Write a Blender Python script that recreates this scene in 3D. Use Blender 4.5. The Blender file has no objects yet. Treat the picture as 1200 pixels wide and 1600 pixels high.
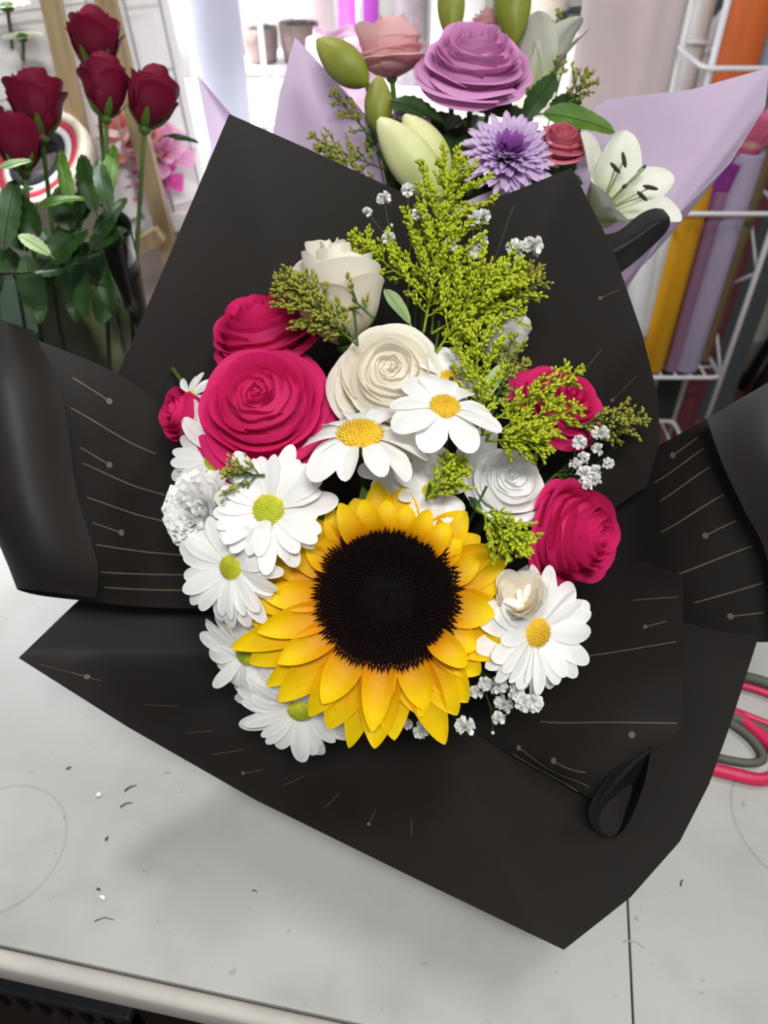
import bpy, math, random
from mathutils import Vector, Matrix, noise
random.seed(7)
R_ = math.radians
PI = math.pi
SC = bpy.context.scene
COL = SC.collection

# ------------------------------------------------------------------ camera
PITCH = R_(42.0)
FPX = 1200.0
CAM = Vector((0.0, 0.0, 1.30))
RT = Vector((1, 0, 0))
UP = Vector((0, math.sin(PITCH), math.cos(PITCH)))
FW = Vector((0, math.cos(PITCH), -math.sin(PITCH)))
cd = bpy.data.cameras.new('camera')
cam = bpy.data.objects.new('camera', cd)
COL.objects.link(cam)
cam.location = CAM
cam.rotation_euler = (R_(90) - PITCH, 0, 0)
cd.sensor_width = 36.0
cd.lens = 36.0 * FPX / 1600.0
cd.clip_start = 0.02
cd.dof.use_dof = True
cd.dof.focus_distance = 0.43
cd.dof.aperture_fstop = 9.0
SC.camera = cam

# ------------------------------------------------------------------ light
world = bpy.data.worlds.new('world')
SC.world = world
world.use_nodes = True
world.node_tree.nodes['Background'].inputs[0].default_value = (0.86, 0.93, 1.0, 1)
world.node_tree.nodes['Background'].inputs[1].default_value = 0.22


def area(name, loc, target, sx, sy, power, col=(1, 1, 1)):
    l = bpy.data.lights.new(name, 'AREA')
    l.shape = 'RECTANGLE'
    l.size = sx
    l.size_y = sy
    l.energy = power
    l.color = col
    o = bpy.data.objects.new(name, l)
    COL.objects.link(o)
    o.location = loc
    o.rotation_euler = (Vector(target) - Vector(loc)).to_track_quat('-Z', 'Y').to_euler()
    return o


area('overhead_light', (0.06, -0.36, 2.05), (0.08, 0.3, 0.9), 0.5, 0.16, 17.0, (1.0, 0.98, 0.95))
area('overhead_light', (0.95, 0.35, 2.75), (0.3, 0.6, 0.9), 0.7, 0.2, 14.0, (1.0, 0.97, 0.94))  # fill light added from the far right
area('overhead_light', (-0.65, 1.75, 2.7), (-0.5, 1.7, 0.9), 1.3, 0.25, 56.0, (0.95, 0.97, 1.0)).data.spread = R_(62)  # added above the back left to brighten the white background
SC.view_settings.view_transform = 'Standard'
SC.view_settings.look = 'None'
SC.view_settings.exposure = 0.0
SC.view_settings.gamma = 1.0
SC.view_settings.use_curve_mapping = False


# ------------------------------------------------------------------ helpers
def P(px, py, d):
    return CAM + d * ((px - 600) / FPX * RT - (py - 800) / FPX * UP + FW)


def PZ(px, py, z):
    r = (px - 600) / FPX * RT - (py - 800) / FPX * UP + FW
    return CAM + r * ((z - CAM.z) / r.z)


def PY(px, py, y):
    r = (px - 600) / FPX * RT - (py - 800) / FPX * UP + FW
    return CAM + r * (y / r.y)


def CV(x, y, z):
    """vector given as right, up, towards the viewer"""
    return (RT * x + UP * y - FW * z).normalized()


def lin(c):
    out = []
    for v in c:
        v /= 255.0
        out.append(v / 12.92 if v <= 0.04045 else ((v + 0.055) / 1.055) ** 2.4)
    return tuple(out) + (1.0,)


MATS = {}


def mk(name, col, rough=0.55, col2=None, var=0.12, scale=60.0, transl=0.0, metal=0.0,
       bump=0.0, bscale=200.0, spec=0.4, transm=0.0, sheen=0.0, pos=(0.0, 1.0), stretch=None, alpha=1.0, ior=1.45):
    if name in MATS:
        return MATS[name]
    m = bpy.data.materials.new(name)
    m.use_nodes = True
    nt = m.node_tree
    N, L = nt.nodes, nt.links
    b = N['Principled BSDF']
    out = N['Material Output']
    b.inputs['Roughness'].default_value = rough
    b.inputs['Metallic'].default_value = metal
    b.inputs['Specular IOR Level'].default_value = spec
    b.inputs['Transmission Weight'].default_value = transm
    b.inputs['IOR'].default_value = ior
    b.inputs['Alpha'].default_value = alpha
    if sheen:
        b.inputs['Sheen Weight'].default_value = sheen
    tc = N.new('ShaderNodeTexCoord')
    src = tc.outputs['Object']
    if stretch:
        mp = N.new('ShaderNodeMapping')
        mp.inputs['Scale'].default_value = stretch
        L.new(src, mp.inputs['Vector'])
        src = mp.outputs['Vector']
    nz = N.new('ShaderNodeTexNoise')
    nz.inputs['Scale'].default_value = scale
    nz.inputs['Detail'].default_value = 4.0
    L.new(src, nz.inputs['Vector'])
    rp = N.new('ShaderNodeValToRGB')
    rp.color_ramp.elements[0].color = (1 - var * 1.6,) * 3 + (1,)
    rp.color_ramp.elements[1].color = (1 + var * 0.6,) * 3 + (1,)
    rp.color_ramp.elements[0].position = 0.3
    rp.color_ramp.elements[1].position = 0.7
    L.new(nz.outputs['Fac'], rp.inputs['Fac'])
    mx = N.new('ShaderNodeMix')
    mx.data_type = 'RGBA'
    mx.blend_type = 'MULTIPLY'
    mx.inputs['Factor'].default_value = 1.0
    L.new(rp.outputs['Color'], mx.inputs[7])
    if col2 is not None:
        at = N.new('ShaderNodeAttribute')
        at.attribute_name = 't'
        mr = N.new('ShaderNodeMapRange')
        mr.inputs['From Min'].default_value = pos[0]
        mr.inputs['From Max'].default_value = pos[1]
        L.new(at.outputs['Fac'], mr.inputs['Value'])
        g = N.new('ShaderNodeMix')
        g.data_type = 'RGBA'
        L.new(mr.outputs['Result'], g.inputs['Factor'])
        g.inputs[6].default_value = lin(col)
        g.inputs[7].default_value = lin(col2)
        L.new(g.outputs[2], mx.inputs[6])
    else:
        mx.inputs[6].default_value = lin(col)
    L.new(mx.outputs[2], b.inputs['Base Color'])
    if bump:
        n2 = N.new('ShaderNodeTexNoise')
        n2.inputs['Scale'].default_value = bscale
        L.new(src, n2.inputs['Vector'])
        bp = N.new('ShaderNodeBump')
        bp.inputs['Strength'].default_value = bump
        bp.inputs['Distance'].default_value = 0.002
        L.new(n2.outputs['Fac'], bp.inputs['Height'])
        L.new(bp.outputs['Normal'], b.inputs['Normal'])
    if transl:
        tr = N.new('ShaderNodeBsdfTranslucent')
        L.new(mx.outputs[2], tr.inputs['Color'])
        ms = N.new('ShaderNodeMixShader')
        ms.inputs['Fac'].default_value = transl
        L.new(b.outputs['BSDF'], ms.inputs[1])
        L.new(tr.outputs['BSDF'], ms.inputs[2])
        L.new(ms.outputs['Shader'], out.inputs['Surface'])
    MATS[name] = m
    return m


def mesh(name, verts, faces, mat, smooth=True, t=None):
    me = bpy.data.meshes.new(name)
    me.from_pydata([tuple(v) for v in verts], [], faces)
    if smooth:
        me.polygons.foreach_set('use_smooth', [True] * len(me.polygons))
    if t is not None:
        a = me.attributes.new('t', 'FLOAT', 'POINT')
        a.data.foreach_set('value', t)
    me.materials.append(mat)
    me.update()
    return me


def put(name, me, parent=None, mw=None, kind=None, label=None):
    o = bpy.data.objects.new(name, me)
    COL.objects.link(o)
    if parent:
        o.parent = parent
    if mw is not None:
        o.matrix_local = mw
    if kind:
        o['kind'] = kind
    if label:
        o['label'] = label
    return o


def thing(name, label, cat, M=None, group=None):
    o = bpy.data.objects.new(name, None)
    o.empty_display_size = 0.01
    COL.objects.link(o)
    if M is not None:
        o.matrix_basis = M
    o['label'] = label
    o['category'] = cat
    if group:
        o['group'] = group
    return o


def tag(o, label, cat, group=None):
    o['label'] = label
    o['category'] = cat
    if group:
        o['group'] = group
    return o


def frame(loc, n, spin=0.0, xref=None):
    z = n.normalized()
    x = (xref or RT)
    x = (x - z * x.dot(z)).normalized()
    y = z.cross(x)
    M = Matrix((x, y, z)).transposed().to_4x4()
    M.translation = loc
    return M @ Matrix.Rotation(spin, 4, 'Z')


class B:
    """collects geometry for one mesh"""

    def __init__(s):
        s.v, s.f, s.t = [], [], []

    def add(s, v, f, t=None):
        k = len(s.v)
        s.v += [Vector(p) for p in v]
        s.f += [tuple(i + k for i in q) for q in f]
        s.t += list(t) if t is not None else [0.0] * len(v)

    def me(s, name, mat, smooth=True):
        return mesh(name, s.v, s.f, mat, smooth, s.t)


def catmull(p, u, clampends=True):
    n = len(p) - 1
    i = min(int(u), n - 1)
    f = u - i
    p1, p2 = p[i], p[i + 1]
    p0 = p[i - 1] if i > 0 else p1 * 2 - p2
    p3 = p[i + 2] if i + 2 <= n else p2 * 2 - p1
    return 0.5 * ((2 * p1) + (p2 - p0) * f + (2 * p0 - 5 * p1 + 4 * p2 - p3) * f * f + (3 * p1 - p0 - 3 * p2 + p3) * f ** 3)


def smoothpts(pts, n):
    pts = [Vector(p) for p in pts]
    return [catmull(pts, i * (len(pts) - 1) / n) for i in range(n + 1)]


def tube(pts, r, n=6, r1=None, cap=True):
    """tube along points; r may taper to r1"""
    v, f = [], []
    m = len(pts)
    prev = None
    for i, p in enumerate(pts):
        a = pts[max(i - 1, 0)]
        b = pts[min(i + 1, m - 1)]
        d = (Vector(b) - Vector(a)).normalized()
        x = d.orthogonal().normalized() if prev is None else (prev - d * prev.dot(d)).normalized()
        prev = x
        y = d.cross(x)
        rr = r if r1 is None else r + (r1 - r) * i / (m - 1)
        for k in range(n):
            an = 2 * PI * k / n
            v.append(Vector(p) + (x * math.cos(an) + y * math.sin(an)) * rr)
    for i in range(m - 1):
        for k in range(n):
            k2 = (k + 1) % n
            f.append((i * n + k, i * n + k2, (i + 1) * n + k2, (i + 1) * n + k))
    if cap:
        f.append(tuple(range(n))[::-1])
        f.append(tuple((m - 1) * n + k for k in range(n)))
    return v, f


def lathe(prof, n=40, closed=False):
    v, f = [], []
    for (r, z) in prof:
        for k in range(n):
            a = 2 * PI * k / n
            v.append(Vector((r * math.cos(a), r * math.sin(a), z)))
    m = len(prof)
    rng = m if closed else m - 1
    for i in range(rng):
        i2 = (i + 1) % m
        for k in range(n):
            k2 = (k + 1) % n
            f.append((i * n + k, i * n + k2, i2 * n + k2, i2 * n + k))
    return v, f


def box(x0, x1, y0, y1, z0, z1, bev=0.0):
    if bev <= 0:
        v = [(x, y, z) for z in (z0, z1) for y in (y0, y1) for x in (x0, x1)]
        f = [(0, 2, 3, 1), (4, 5, 7, 6), (0, 1, 5, 4), (2, 6, 7, 3), (0, 4, 6, 2), (1, 3, 7, 5)]
        return [Vector(p) for p in v], f
    # chamfered box
    import bmesh
    bm = bmesh.new()
    vs = [bm.verts.new((x, y, z)) for z in (z0, z1) for y in (y0, y1) for x in (x0, x1)]
    for q in [(0, 2, 3, 1), (4, 5, 7, 6), (0, 1, 5, 4), (2, 6, 7, 3), (0, 4, 6, 2), (1, 3, 7, 5)]:
        bm.faces.new([vs[i] for i in q])
    bmesh.ops.bevel(bm, geom=list(bm.edges), offset=bev, segments=3, affect='EDGES', profile=0.5)
    bm.verts.index_update()
    v = [p.co.copy() for p in bm.verts]
    f = [tuple(p.index for p in q.verts) for q in bm.faces]
    bm.free()
    return v, f


def grid(nu, nv, fn):
    v, t, f = [], [], []
    for i in range(nu + 1):
        for j in range(nv + 1):
            p, tt = fn(i / nu, j / nv)
            v.append(p)
            t.append(tt)
    w = nv + 1
    for i in range(nu):
        for j in range(nv):
            f.append((i * w + j, i * w + j + 1, (i + 1) * w + j + 1, (i + 1) * w + j))
    return v, f, t


def ellipsoid(c, ax, ay, az, nu=6, nv=5):
    """ax, ay, az are half-axis vectors"""
    v, f = [Vector(c) - az], []
    for i in range(1, nv):
        th = -PI / 2 + PI * i / nv
        for k in range(nu):
            a = 2 * PI * k / nu
            v.append(Vector(c) + ax * (math.cos(th) * math.cos(a)) + ay * (math.cos(th) * math.sin(a)) + az * math.sin(th))
    v.append(Vector(c) + az)
    for k in range(nu):
        f.append((0, 1 + (k + 1) % nu, 1 + k))
    for i in range(nv - 2):
        for k in range(nu):
            a = 1 + i * nu
            f.append((a + k, a + (k + 1) % nu, a + nu + (k + 1) % nu, a + nu + k))
    a = 1 + (nv - 2) * nu
    for k in range(nu):
        f.append((a + k, a + (k + 1) % nu, len(v) - 1))
    return v, f


def petal_geo(L, W, a0, a1, cup=0.0, shape='daisy', nt=9, ns=6, groove=0.0, wave=0.0, seed=0, twist=0.0):
    ts = [1 - (1 - i / nt) ** 1.5 for i in range(nt + 1)]
    path = []
    x = z = 0.0
    for i, t in enumerate(ts):
        path.append((x, z, a0 + (a1 - a0) * t))
        dt = (ts[i + 1] - t) if i < nt else 0.0
        a = a0 + (a1 - a0) * (t + 0.5 * dt)
        x += math.cos(a) * L * dt
        z += math.sin(a) * L * dt

    def fn(u, v):
        i = int(round(u * nt))
        x, z, a = path[i]
        u = ts[i]
        s = v * 2 - 1
        if shape == 'daisy':
            w = W * (0.3 + 0.7 * min(1, u * 1.9) ** 0.8) * (1 - u ** 5) ** 0.55
        elif shape == 'sun':
            w = W * 1.72 * (u * 0.9 + 0.16) ** 0.6 * max(0.0, 1 - u) ** 0.78
        elif shape == 'lily':
            w = W * 1.75 * (u + 0.06) ** 0.6 * max(0.0, 1 - u) ** 0.6
        elif shape == 'fan':
            w = W * (0.18 + 0.82 * u ** 0.8) * (1 - max(0, u - 0.85) * 1.2)
        elif shape == 'spoon':
            w = W * (0.5 + 0.5 * u) * (1 - u ** 8) ** 0.5
        else:
            w = W * 1.9 * (u + 0.02) ** 0.6 * max(0.0, 1 - u) ** 0.75
        tw = twist * u
        off = cup * s * s * w + groove * math.cos(s * PI * 2) * w * 0.5
        off += wave * math.sin(u * 9 + seed + s * 3) * w * abs(s)
        if shape == 'fan':
            off += wave * L * 0.5 * u ** 2 * math.sin(s * 7 + seed)
        yy = s * w * math.cos(tw)
        zz = s * w * math.sin(tw) + off
        return Vector((x - math.sin(a) * zz, yy, z + math.cos(a) * zz)), u
    return grid(nt, ns, fn)


def rot(az, tilt=0.0, loc=(0, 0, 0), sc=(1, 1, 1), roll=0.0):
    return Matrix.Translation(Vector(loc)) @ Matrix.Rotation(az, 4, 'Z') @ Matrix.Rotation(-tilt, 4, 'Y') @ Matrix.Rotation(roll, 4, 'X') @ Matrix.Diagonal((sc[0], sc[1], sc[2], 1))


# ------------------------------------------------------------------ materials
M_black = mk('black_paper', (31, 28, 26), 0.5, var=0.10, scale=9, spec=0.24, bump=0.12, bscale=35)
M_gold = mk('gold_print', (108, 100, 84), 0.4, metal=0.2, var=0.1)
M_lilac = mk('lilac_film', (236, 222, 242), 0.38, var=0.05, scale=12, transl=0.5, bump=0.15, bscale=30)
M_pink = mk('hot_pink_petal', (200, 34, 92), 0.6, (222, 44, 116), var=0.06, transl=0.4, bump=0.1, bscale=300, spec=0.25)
M_white = mk('white_petal', (246, 246, 244), 0.6, var=0.02, transl=0.34, spec=0.25, bump=0.08, bscale=260)
M_cream = mk('cream_rose_petal', (238, 226, 200), 0.6, (240, 236, 224), var=0.03, transl=0.36, spec=0.25, pos=(0.3, 1.0))
M_sun = mk('sunflower_petal', (218, 134, 4), 0.55, (242, 206, 4), var=0.06, transl=0.3, spec=0.25, pos=(0.1, 0.8), bump=0.12, bscale=220)
M_disc = mk('sunflower_disc', (11, 6, 7), 0.85, (26, 9, 9), var=0.3, scale=300, spec=0.08)
M_dy = mk('daisy_disc_yellow', (196, 150, 22), 0.75, (232, 196, 60), var=0.15, scale=500)
M_dg = mk('daisy_disc_green', (150, 170, 20), 0.75, (214, 200, 70), var=0.15, scale=500)
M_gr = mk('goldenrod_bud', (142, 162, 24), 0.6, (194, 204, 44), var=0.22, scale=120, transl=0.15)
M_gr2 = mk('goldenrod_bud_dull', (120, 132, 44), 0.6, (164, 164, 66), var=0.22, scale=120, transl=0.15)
M_stem = mk('stem_green', (66, 92, 32), 0.55, var=0.2)
M_leaf = mk('leaf_dark', (34, 62, 22), 0.45, (44, 76, 28), var=0.25, scale=80, transl=0.12)
M_leaf2 = mk('leaf_mid', (72, 110, 30), 0.5, (92, 128, 40), var=0.2, scale=80, transl=0.2)
M_leafp = mk('leaf_pale', (150, 178, 120), 0.5, (178, 198, 150), var=0.1, transl=0.2)
M_red = mk('dark_red_petal', (72, 6, 26), 0.65, (112, 14, 44), var=0.12, transl=0.12, spec=0.2)
M_mauve = mk('mauve_petal', (204, 92, 170), 0.6, (222, 164, 210), var=0.05, transl=0.32, pos=(0.3, 1))
M_pale = mk('pale_pink_petal', (238, 168, 176), 0.6, (242, 204, 206), var=0.04, transl=0.4)
M_dust = mk('dusty_pink_petal', (186, 84, 106), 0.6, (210, 116, 132), var=0.08, transl=0.2)
M_mum = mk('lilac_mum_petal', (150, 74, 172), 0.6, (222, 200, 232), var=0.05, transl=0.35, pos=(0.1, 0.7))
M_lily = mk('lily_petal', (188, 198, 134), 0.55, (226, 228, 214), var=0.05, transl=0.2, pos=(0.05, 0.55))
M_lbud = mk('lily_bud', (112, 124, 34), 0.5, (150, 150, 66), var=0.15, scale=50)
M_lbudp = mk('lily_bud_pale', (176, 184, 110), 0.5, (216, 216, 168), var=0.08, scale=50)
M_anth = mk('anther', (56, 44, 30), 0.8, var=0.2)
M_breath = mk('baby_breath', (232, 234, 230), 0.7, var=0.05, transl=0.25)
M_glass = mk('vase_glass', (214, 226, 218), 0.04, var=0.02, transm=1.0, ior=1.3)
M_wood = mk('pale_wood', (176, 152, 116), 0.6, var=0.18, scale=18, stretch=(6, 6, 0.6))
M_wwire = mk('white_wire', (232, 232, 236), 0.4, var=0.03)
M_gwire = mk('grey_wire', (190, 190, 196), 0.4, var=0.03)
M_wpaper = mk('white_paper', (240, 240, 240), 0.6, var=0.04, scale=10)
M_ppaper = mk('blush_paper', (228, 212, 212), 0.6, var=0.05, scale=8, transl=0.2)
M_blue = mk('pale_blue_film', (206, 210, 226), 0.3, var=0.06, scale=8, transl=0.3)
M_dark = mk('dark_plastic', (30, 33, 36), 0.45, var=0.15)
M_brass = mk('rubber_grey', (88, 90, 80), 0.6, var=0.1)
M_sred = mk('scissor_red', (198, 40, 84), 0.4, var=0.06)
M_steel = mk('steel', (190, 192, 196), 0.25, metal=1.0, var=0.05)

# ------------------------------------------------------------------ room
FLOOR = 0.0
TOP = 0.75


def struct(name, v, f, mat, smooth=False):
    o = put(name, mesh(name, v, f, mat, smooth))
    o['kind'] = 'structure'
    return o


def floor_mat():
    m = mk('floor_tile', (104, 68, 58), 0.35, var=0.2, scale=4)
    nt = m.node_tree
    N, L = nt.nodes, nt.links
    b = N['Principled BSDF']
    old = b.inputs['Base Color'].links[0].from_socket
    tc = N.new('ShaderNodeTexCoord')
    br = N.new('ShaderNodeTexBrick')
    br.offset = 0.0
    br.inputs['Scale'].default_value = 1.0
    br.inputs['Brick Width'].default_value = 0.33
    br.inputs['Row Height'].default_value = 0.33
    br.inputs['Mortar Size'].default_value = 0.004
    L.new(tc.outputs['Object'], br.inputs['Vector'])
    br.inputs['Color1'].default_value = (1, 1, 1, 1)
    br.inputs['Color2'].default_value = (0.86, 0.86, 0.86, 1)
    br.inputs['Mortar'].default_value = (0.55, 0.5, 0.48, 1)
    mx = N.new('ShaderNodeMix')
    mx.data_type = 'RGBA'
    mx.blend_type = 'MULTIPLY'
    mx.inputs['Factor'].default_value = 1.0
    L.new(old, mx.inputs[6])
    L.new(br.outputs['Color'], mx.inputs[7])
    L.new(mx.outputs[2], b.inputs['Base Color'])
    return m


v, f = box(-2.6, 2.6, -1.6, 2.18, -0.05, 0.0)
struct('floor', v, f, floor_mat())
WALLY = 2.12
v, f = box(-2.6, 2.6, WALLY, WALLY + 0.08, 0.0, 2.9)
struct('wall_back', v, f, mk('wall_paint', (196, 198, 192), 0.7, var=0.12, scale=3.0, bump=0.2, bscale=14))
v, f = box(-2.68, -2.6, -1.6, 2.2, 0.0, 2.9)
struct('wall_left', v, f, MATS['wall_paint'])
v, f = box(2.6, 2.68, -1.6, 2.2, 0.0, 2.9)
struct('wall_right', v, f, MATS['wall_paint'])
v, f = box(-2.6, 2.6, WALLY - 0.015, WALLY - 0.001, 0.0, 0.105, 0.003)
struct('baseboard_back', v, f, mk('baseboard_grey', (132, 128, 122), 0.6, var=0.1))

# ------------------------------------------------------------------ work table
TR = R_(-10.6)
TM = Matrix.Translation((-0.079, 0.144, 0)) @ Matrix.Rotation(TR, 4, 'Z')   # local y runs away from the front edge


def table_mat():
    m = mk('table_white', (176, 176, 172), 0.5, var=0.07, scale=5, bump=0.04, bscale=60, spec=0.35)
    nt = m.node_tree
    N, L = nt.nodes, nt.links
    b = N['Principled BSDF']
    old = b.inputs['Base Color'].links[0].from_socket
    tc = N.new('ShaderNodeTexCoord')

    def mul(a, fac_socket, strength):
        mx = N.new('ShaderNodeMix')
        mx.data_type = 'RGBA'
        mx.blend_type = 'MULTIPLY'
        L.new(fac_socket, mx.inputs['Factor'])
        L.new(a, mx.inputs[6])
        mx.inputs[7].default_value = strength
        return mx.outputs[2]
    # dirt smudges, deepened to stand in for shade on the table
    n1 = N.new('ShaderNodeTexNoise')
    n1.inputs['Scale'].default_value = 14
    n1.inputs['Detail'].default_value = 6
    L.new(tc.outputs['Object'], n1.inputs['Vector'])
    r1 = N.new('ShaderNodeMapRange')
    r1.inputs['From Min'].default_value = 0.48
    r1.inputs['From Max'].default_value = 0.75
    L.new(n1.outputs['Fac'], r1.inputs['Value'])
    old = mul(old, r1.outputs['Result'], (0.80, 0.80, 0.785, 1))
    # fine specks
    n2 = N.new('ShaderNodeTexNoise')
    n2.inputs['Scale'].default_value = 150
    n2.inputs['Detail'].default_value = 2
    L.new(tc.outputs['Object'], n2.inputs['Vector'])
    r2 = N.new('ShaderNodeMapRange')
    r2.inputs['From Min'].default_value = 0.70
    r2.inputs['From Max'].default_value = 0.78
    L.new(n2.outputs['Fac'], r2.inputs['Value'])
    old = mul(old, r2.outputs['Result'], (0.7, 0.69, 0.66, 1))
    # ring marks left by buckets
    inv = TM.inverted()
    for (cx, cy, rad) in ((-5, 1325, 0.048), (1265, 1285, 0.055)):
        c = inv @ PZ(cx, cy, TOP)
        d = N.new('ShaderNodeVectorMath')
        d.operation = 'DISTANCE'
        L.new(tc.outputs['Object'], d.inputs[0])
        d.inputs[1].default_value = (c.x, c.y, TOP)
        nn = N.new('ShaderNodeMath')
        nn.operation = 'SUBTRACT'
        nn.inputs[1].default_value = rad
        L.new(d.outputs['Value'], nn.inputs[0])
        ab = N.new('ShaderNodeMath')
        ab.operation = 'ABSOLUTE'
        L.new(nn.outputs[0], ab.inputs[0])
        rr = N.new('ShaderNodeMapRange')
        rr.inputs['From Min'].default_value = 0.0016
        rr.inputs['From Max'].default_value = 0.0004
        L.new(ab.outputs[0], rr.inputs['Value'])
        mm = N.new('ShaderNodeMath')
        mm.operation = 'MULTIPLY'
        L.new(rr.outputs['Result'], mm.inputs[0])
        L.new(n1.outputs['Fac'], mm.inputs[1])
        old = mul(old, mm.outputs[0], (0.66, 0.66, 0.64, 1))
    L.new(old, b.inputs['Base Color'])
    return m


M_table = table_mat()
M_tedge = mk('table_edge', (186, 181, 174), 0.55, var=0.1, scale=20, bump=0.05, bscale=80)
table = thing('work_table', 'long white laminate work table with worn rounded front edge', 'table', TM)
DEP = 0.645
seam = (TM.inverted() @ PZ(985, 1500, TOP)).x
for (a, b_) in ((-1.3, seam - 0.0006), (seam + 0.0006, 1.2)):
    v, f = box(a, b_, 0.0085, DEP, TOP - 0.03, TOP, 0.0008)
    put('top_panel', mesh('top_panel', v, f, M_table, False), table)
v, f = box(-1.3, 1.2, -0.004, 0.0078, TOP - 0.03, TOP, 0.005)
put('edge_strip', mesh('edge_strip', v, f, M_tedge, True), table)
for lx in (-1.2, 1.1):
    for ly in (0.08, DEP - 0.08):
        v, f = box(lx - 0.025, lx + 0.025, ly - 0.025, ly + 0.025, 0.0, TOP - 0.03, 0.003)
        put('leg', mesh('leg', v, f, M_tedge, False), table)

# ------------------------------------------------------------------ paper sheets
G = P(612, 1010, 0.615)
GB = Vector((G.x + 0.002, G.y + 0.012, TOP + 0.003))


class Sheet:
    def __init__(s, rows, linear=False):
        s.r = rows
        s.linear = linear
        s.na, s.nb = len(rows) - 1, len(rows[0]) - 1

    def at(s, a, b):
        pr = [catmull(r, b) for r in s.r] if not s.linear else None
        if s.linear:
            i = min(int(a), s.na - 1)
            f = a - i
            return catmull(s.r[i], b) * (1 - f) + catmull(s.r[i + 1], b) * f
        return catmull(pr, a)

    def normal(s, a, b):
        e = 0.02
        a0, a1 = max(a - e, 0), min(a + e, s.na)
        b0, b1 = max(b - e, 0), min(b + e, s.nb)
        n = (s.at(a1, b) - s.at(a0, b)).cross(s.at(a, b1) - s.at(a, b0)).normalized()
        if n.dot(CAM - s.at(a, b)) < 0:
            n = -n
        return n


def build_sheet(sh, name, mat, parent, ka=8, kb=8, thick=0.0004, label=None):
    na, nb = int(sh.na * ka), int(sh.nb * kb)
    v, f, t = grid(na, nb, lambda u, w: (sh.at(u * sh.na, w * sh.nb), w))
    o = put(name, mesh(name, v, f, mat, True, t), parent, label=label)
    m = o.modifiers.new('thickness', 'SOLIDIFY')
    m.thickness = thick
    m.offset = 0.0
    e = o.modifiers.new('crisp_rim', 'EDGE_SPLIT')
    e.split_angle = R_(60)
    return o


def lines_on(sh, specs, parent, width=0.0008, name='printed_gold_line'):
    for (a0, b0, a1, b1, dot) in specs:
        g = B()
        n = 14
        pts = []
        for i in range(n + 1):
            k = i / n
            a, b = a0 + (a1 - a0) * k, b0 + (b1 - b0) * k
            pts.append((sh.at(a, b), sh.normal(a, b)))
        v, f = [], []
        for i in range(n + 1):
            d = (pts[min(i + 1, n)][0] - pts[max(i - 1, 0)][0]).normalized()
            s = pts[i][1].cross(d).normalized() * (width / 2)
            q = pts[i][0] + pts[i][1] * 0.0005
            v += [q - s, q + s]
        for i in range(n):
            f.append((2 * i, 2 * i + 1, 2 * i + 3, 2 * i + 2))
        g.add(v, f)
        if dot:
            c, nn = pts[-1] if dot > 0 else pts[0]
            x = nn.orthogonal().normalized()
            y = nn.cross(x)
            c = c + nn * 0.0006
            r = 0.0021 * abs(dot)
            g.add([c + (x * math.cos(k * PI / 5) + y * math.sin(k * PI / 5)) * r for k in range(10)], [tuple(range(10))])
        put(name, g.me(name, M_gold, False), parent)


def polar(rim, center, inner=0.02, mid=0.5, bulge=0.0, dense=5, axis=None):
    """sheet fanning out from the tied neck to an outline"""
    pts = []
    for i in range(len(rim) - 1):
        for k in range(dense):
            f = k / dense
            pts.append(rim[i] * (1 - f) + rim[i + 1] * f)
    pts.append(rim[-1])
    rows = []
    for p in pts:
        d = p - center
        a = center + d.normalized() * inner
        ax = axis or Vector((0, 0, 1))
        out = (d - ax * d.dot(ax)).normalized()
        m1 = a.lerp(p, 0.33) + out * bulge * 0.8
        m2 = a.lerp(p, 0.68) + out * bulge * 0.8
        rows.append([a, m1, m2, p])
    return Sheet(rows, True)


wrap = thing('bouquet_wrap', 'matte black florist paper with fine gold line print, flared around the sunflower bouquet', 'wrapping paper',
             Matrix.Translation(GB))
WI = Matrix.Translation(-GB)


def toloc(sh, off=GB):
    for r in sh.r:
        for i in range(len(r)):
            r[i] = r[i] - off
    return sh


class WSheet(Sheet):
    def normal(s, a, b):
        e = 0.02
        a0, a1 = max(a - e, 0), min(a + e, s.na)
        b0, b1 = max(b - e, 0), min(b + e, s.nb)
        n = (s.at(a1, b) - s.at(a0, b)).cross(s.at(a, b1) - s.at(a, b0)).normalized()
        if n.dot(CAM - GB - s.at(a, b)) < 0:
            n = -n
        return n


def wsheet(sh):
    sh.__class__ = WSheet
    return toloc(sh)


AXW = (P(600, 800, 0.42) - G).normalized()
def flat(a, b, c, pts):
    """depths of outline points on the plane through a, b, c"""
    n = (b - a).cross(c - a)
    out = []
    for (x, y) in pts:
        r = (x - 600) / FPX * RT - (y - 800) / FPX * UP + FW
        out.append(CAM + r * (n.dot(a - CAM) / n.dot(r)))
    return out


# back left panel
shA = wsheet(polar([P(150, 640, 0.51)] + flat(G, P(185, 582, 0.50), P(600, 288, 0.525), ((185, 582), (262, 405), (358, 178), (480, 232), (600, 288), (700, 330))) + [P(770, 372, 0.535)],
                   G, 0.02, bulge=0.009, axis=AXW))
build_sheet(shA, 'paper_panel', M_black, wrap, 1, 10)
# back right panel
shB = wsheet(polar([P(650, 372, 0.543)] + flat(G, P(720, 330, 0.537), P(1003, 520, 0.505), ((720, 330), (810, 296), (893, 262), (958, 390), (1003, 520))) +
                   [P(1028, 620, 0.50), P(1031, 690, 0.50), P(1010, 760, 0.505)], G, 0.022, bulge=0.010, axis=AXW))
build_sheet(shB, 'paper_panel', M_black, wrap, 1, 10)
lines_on(shB, [(9, 2.2, 10, 2.9, 0), (21, 2.75, 22, 2.95, -0.6), (23, 2.3, 23.3, 2.6, -0.7), (27, 2.55, 27.3, 2.85, -0.6), (31, 2.2, 31.2, 2.5, 0)], wrap, 0.0003)
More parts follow.
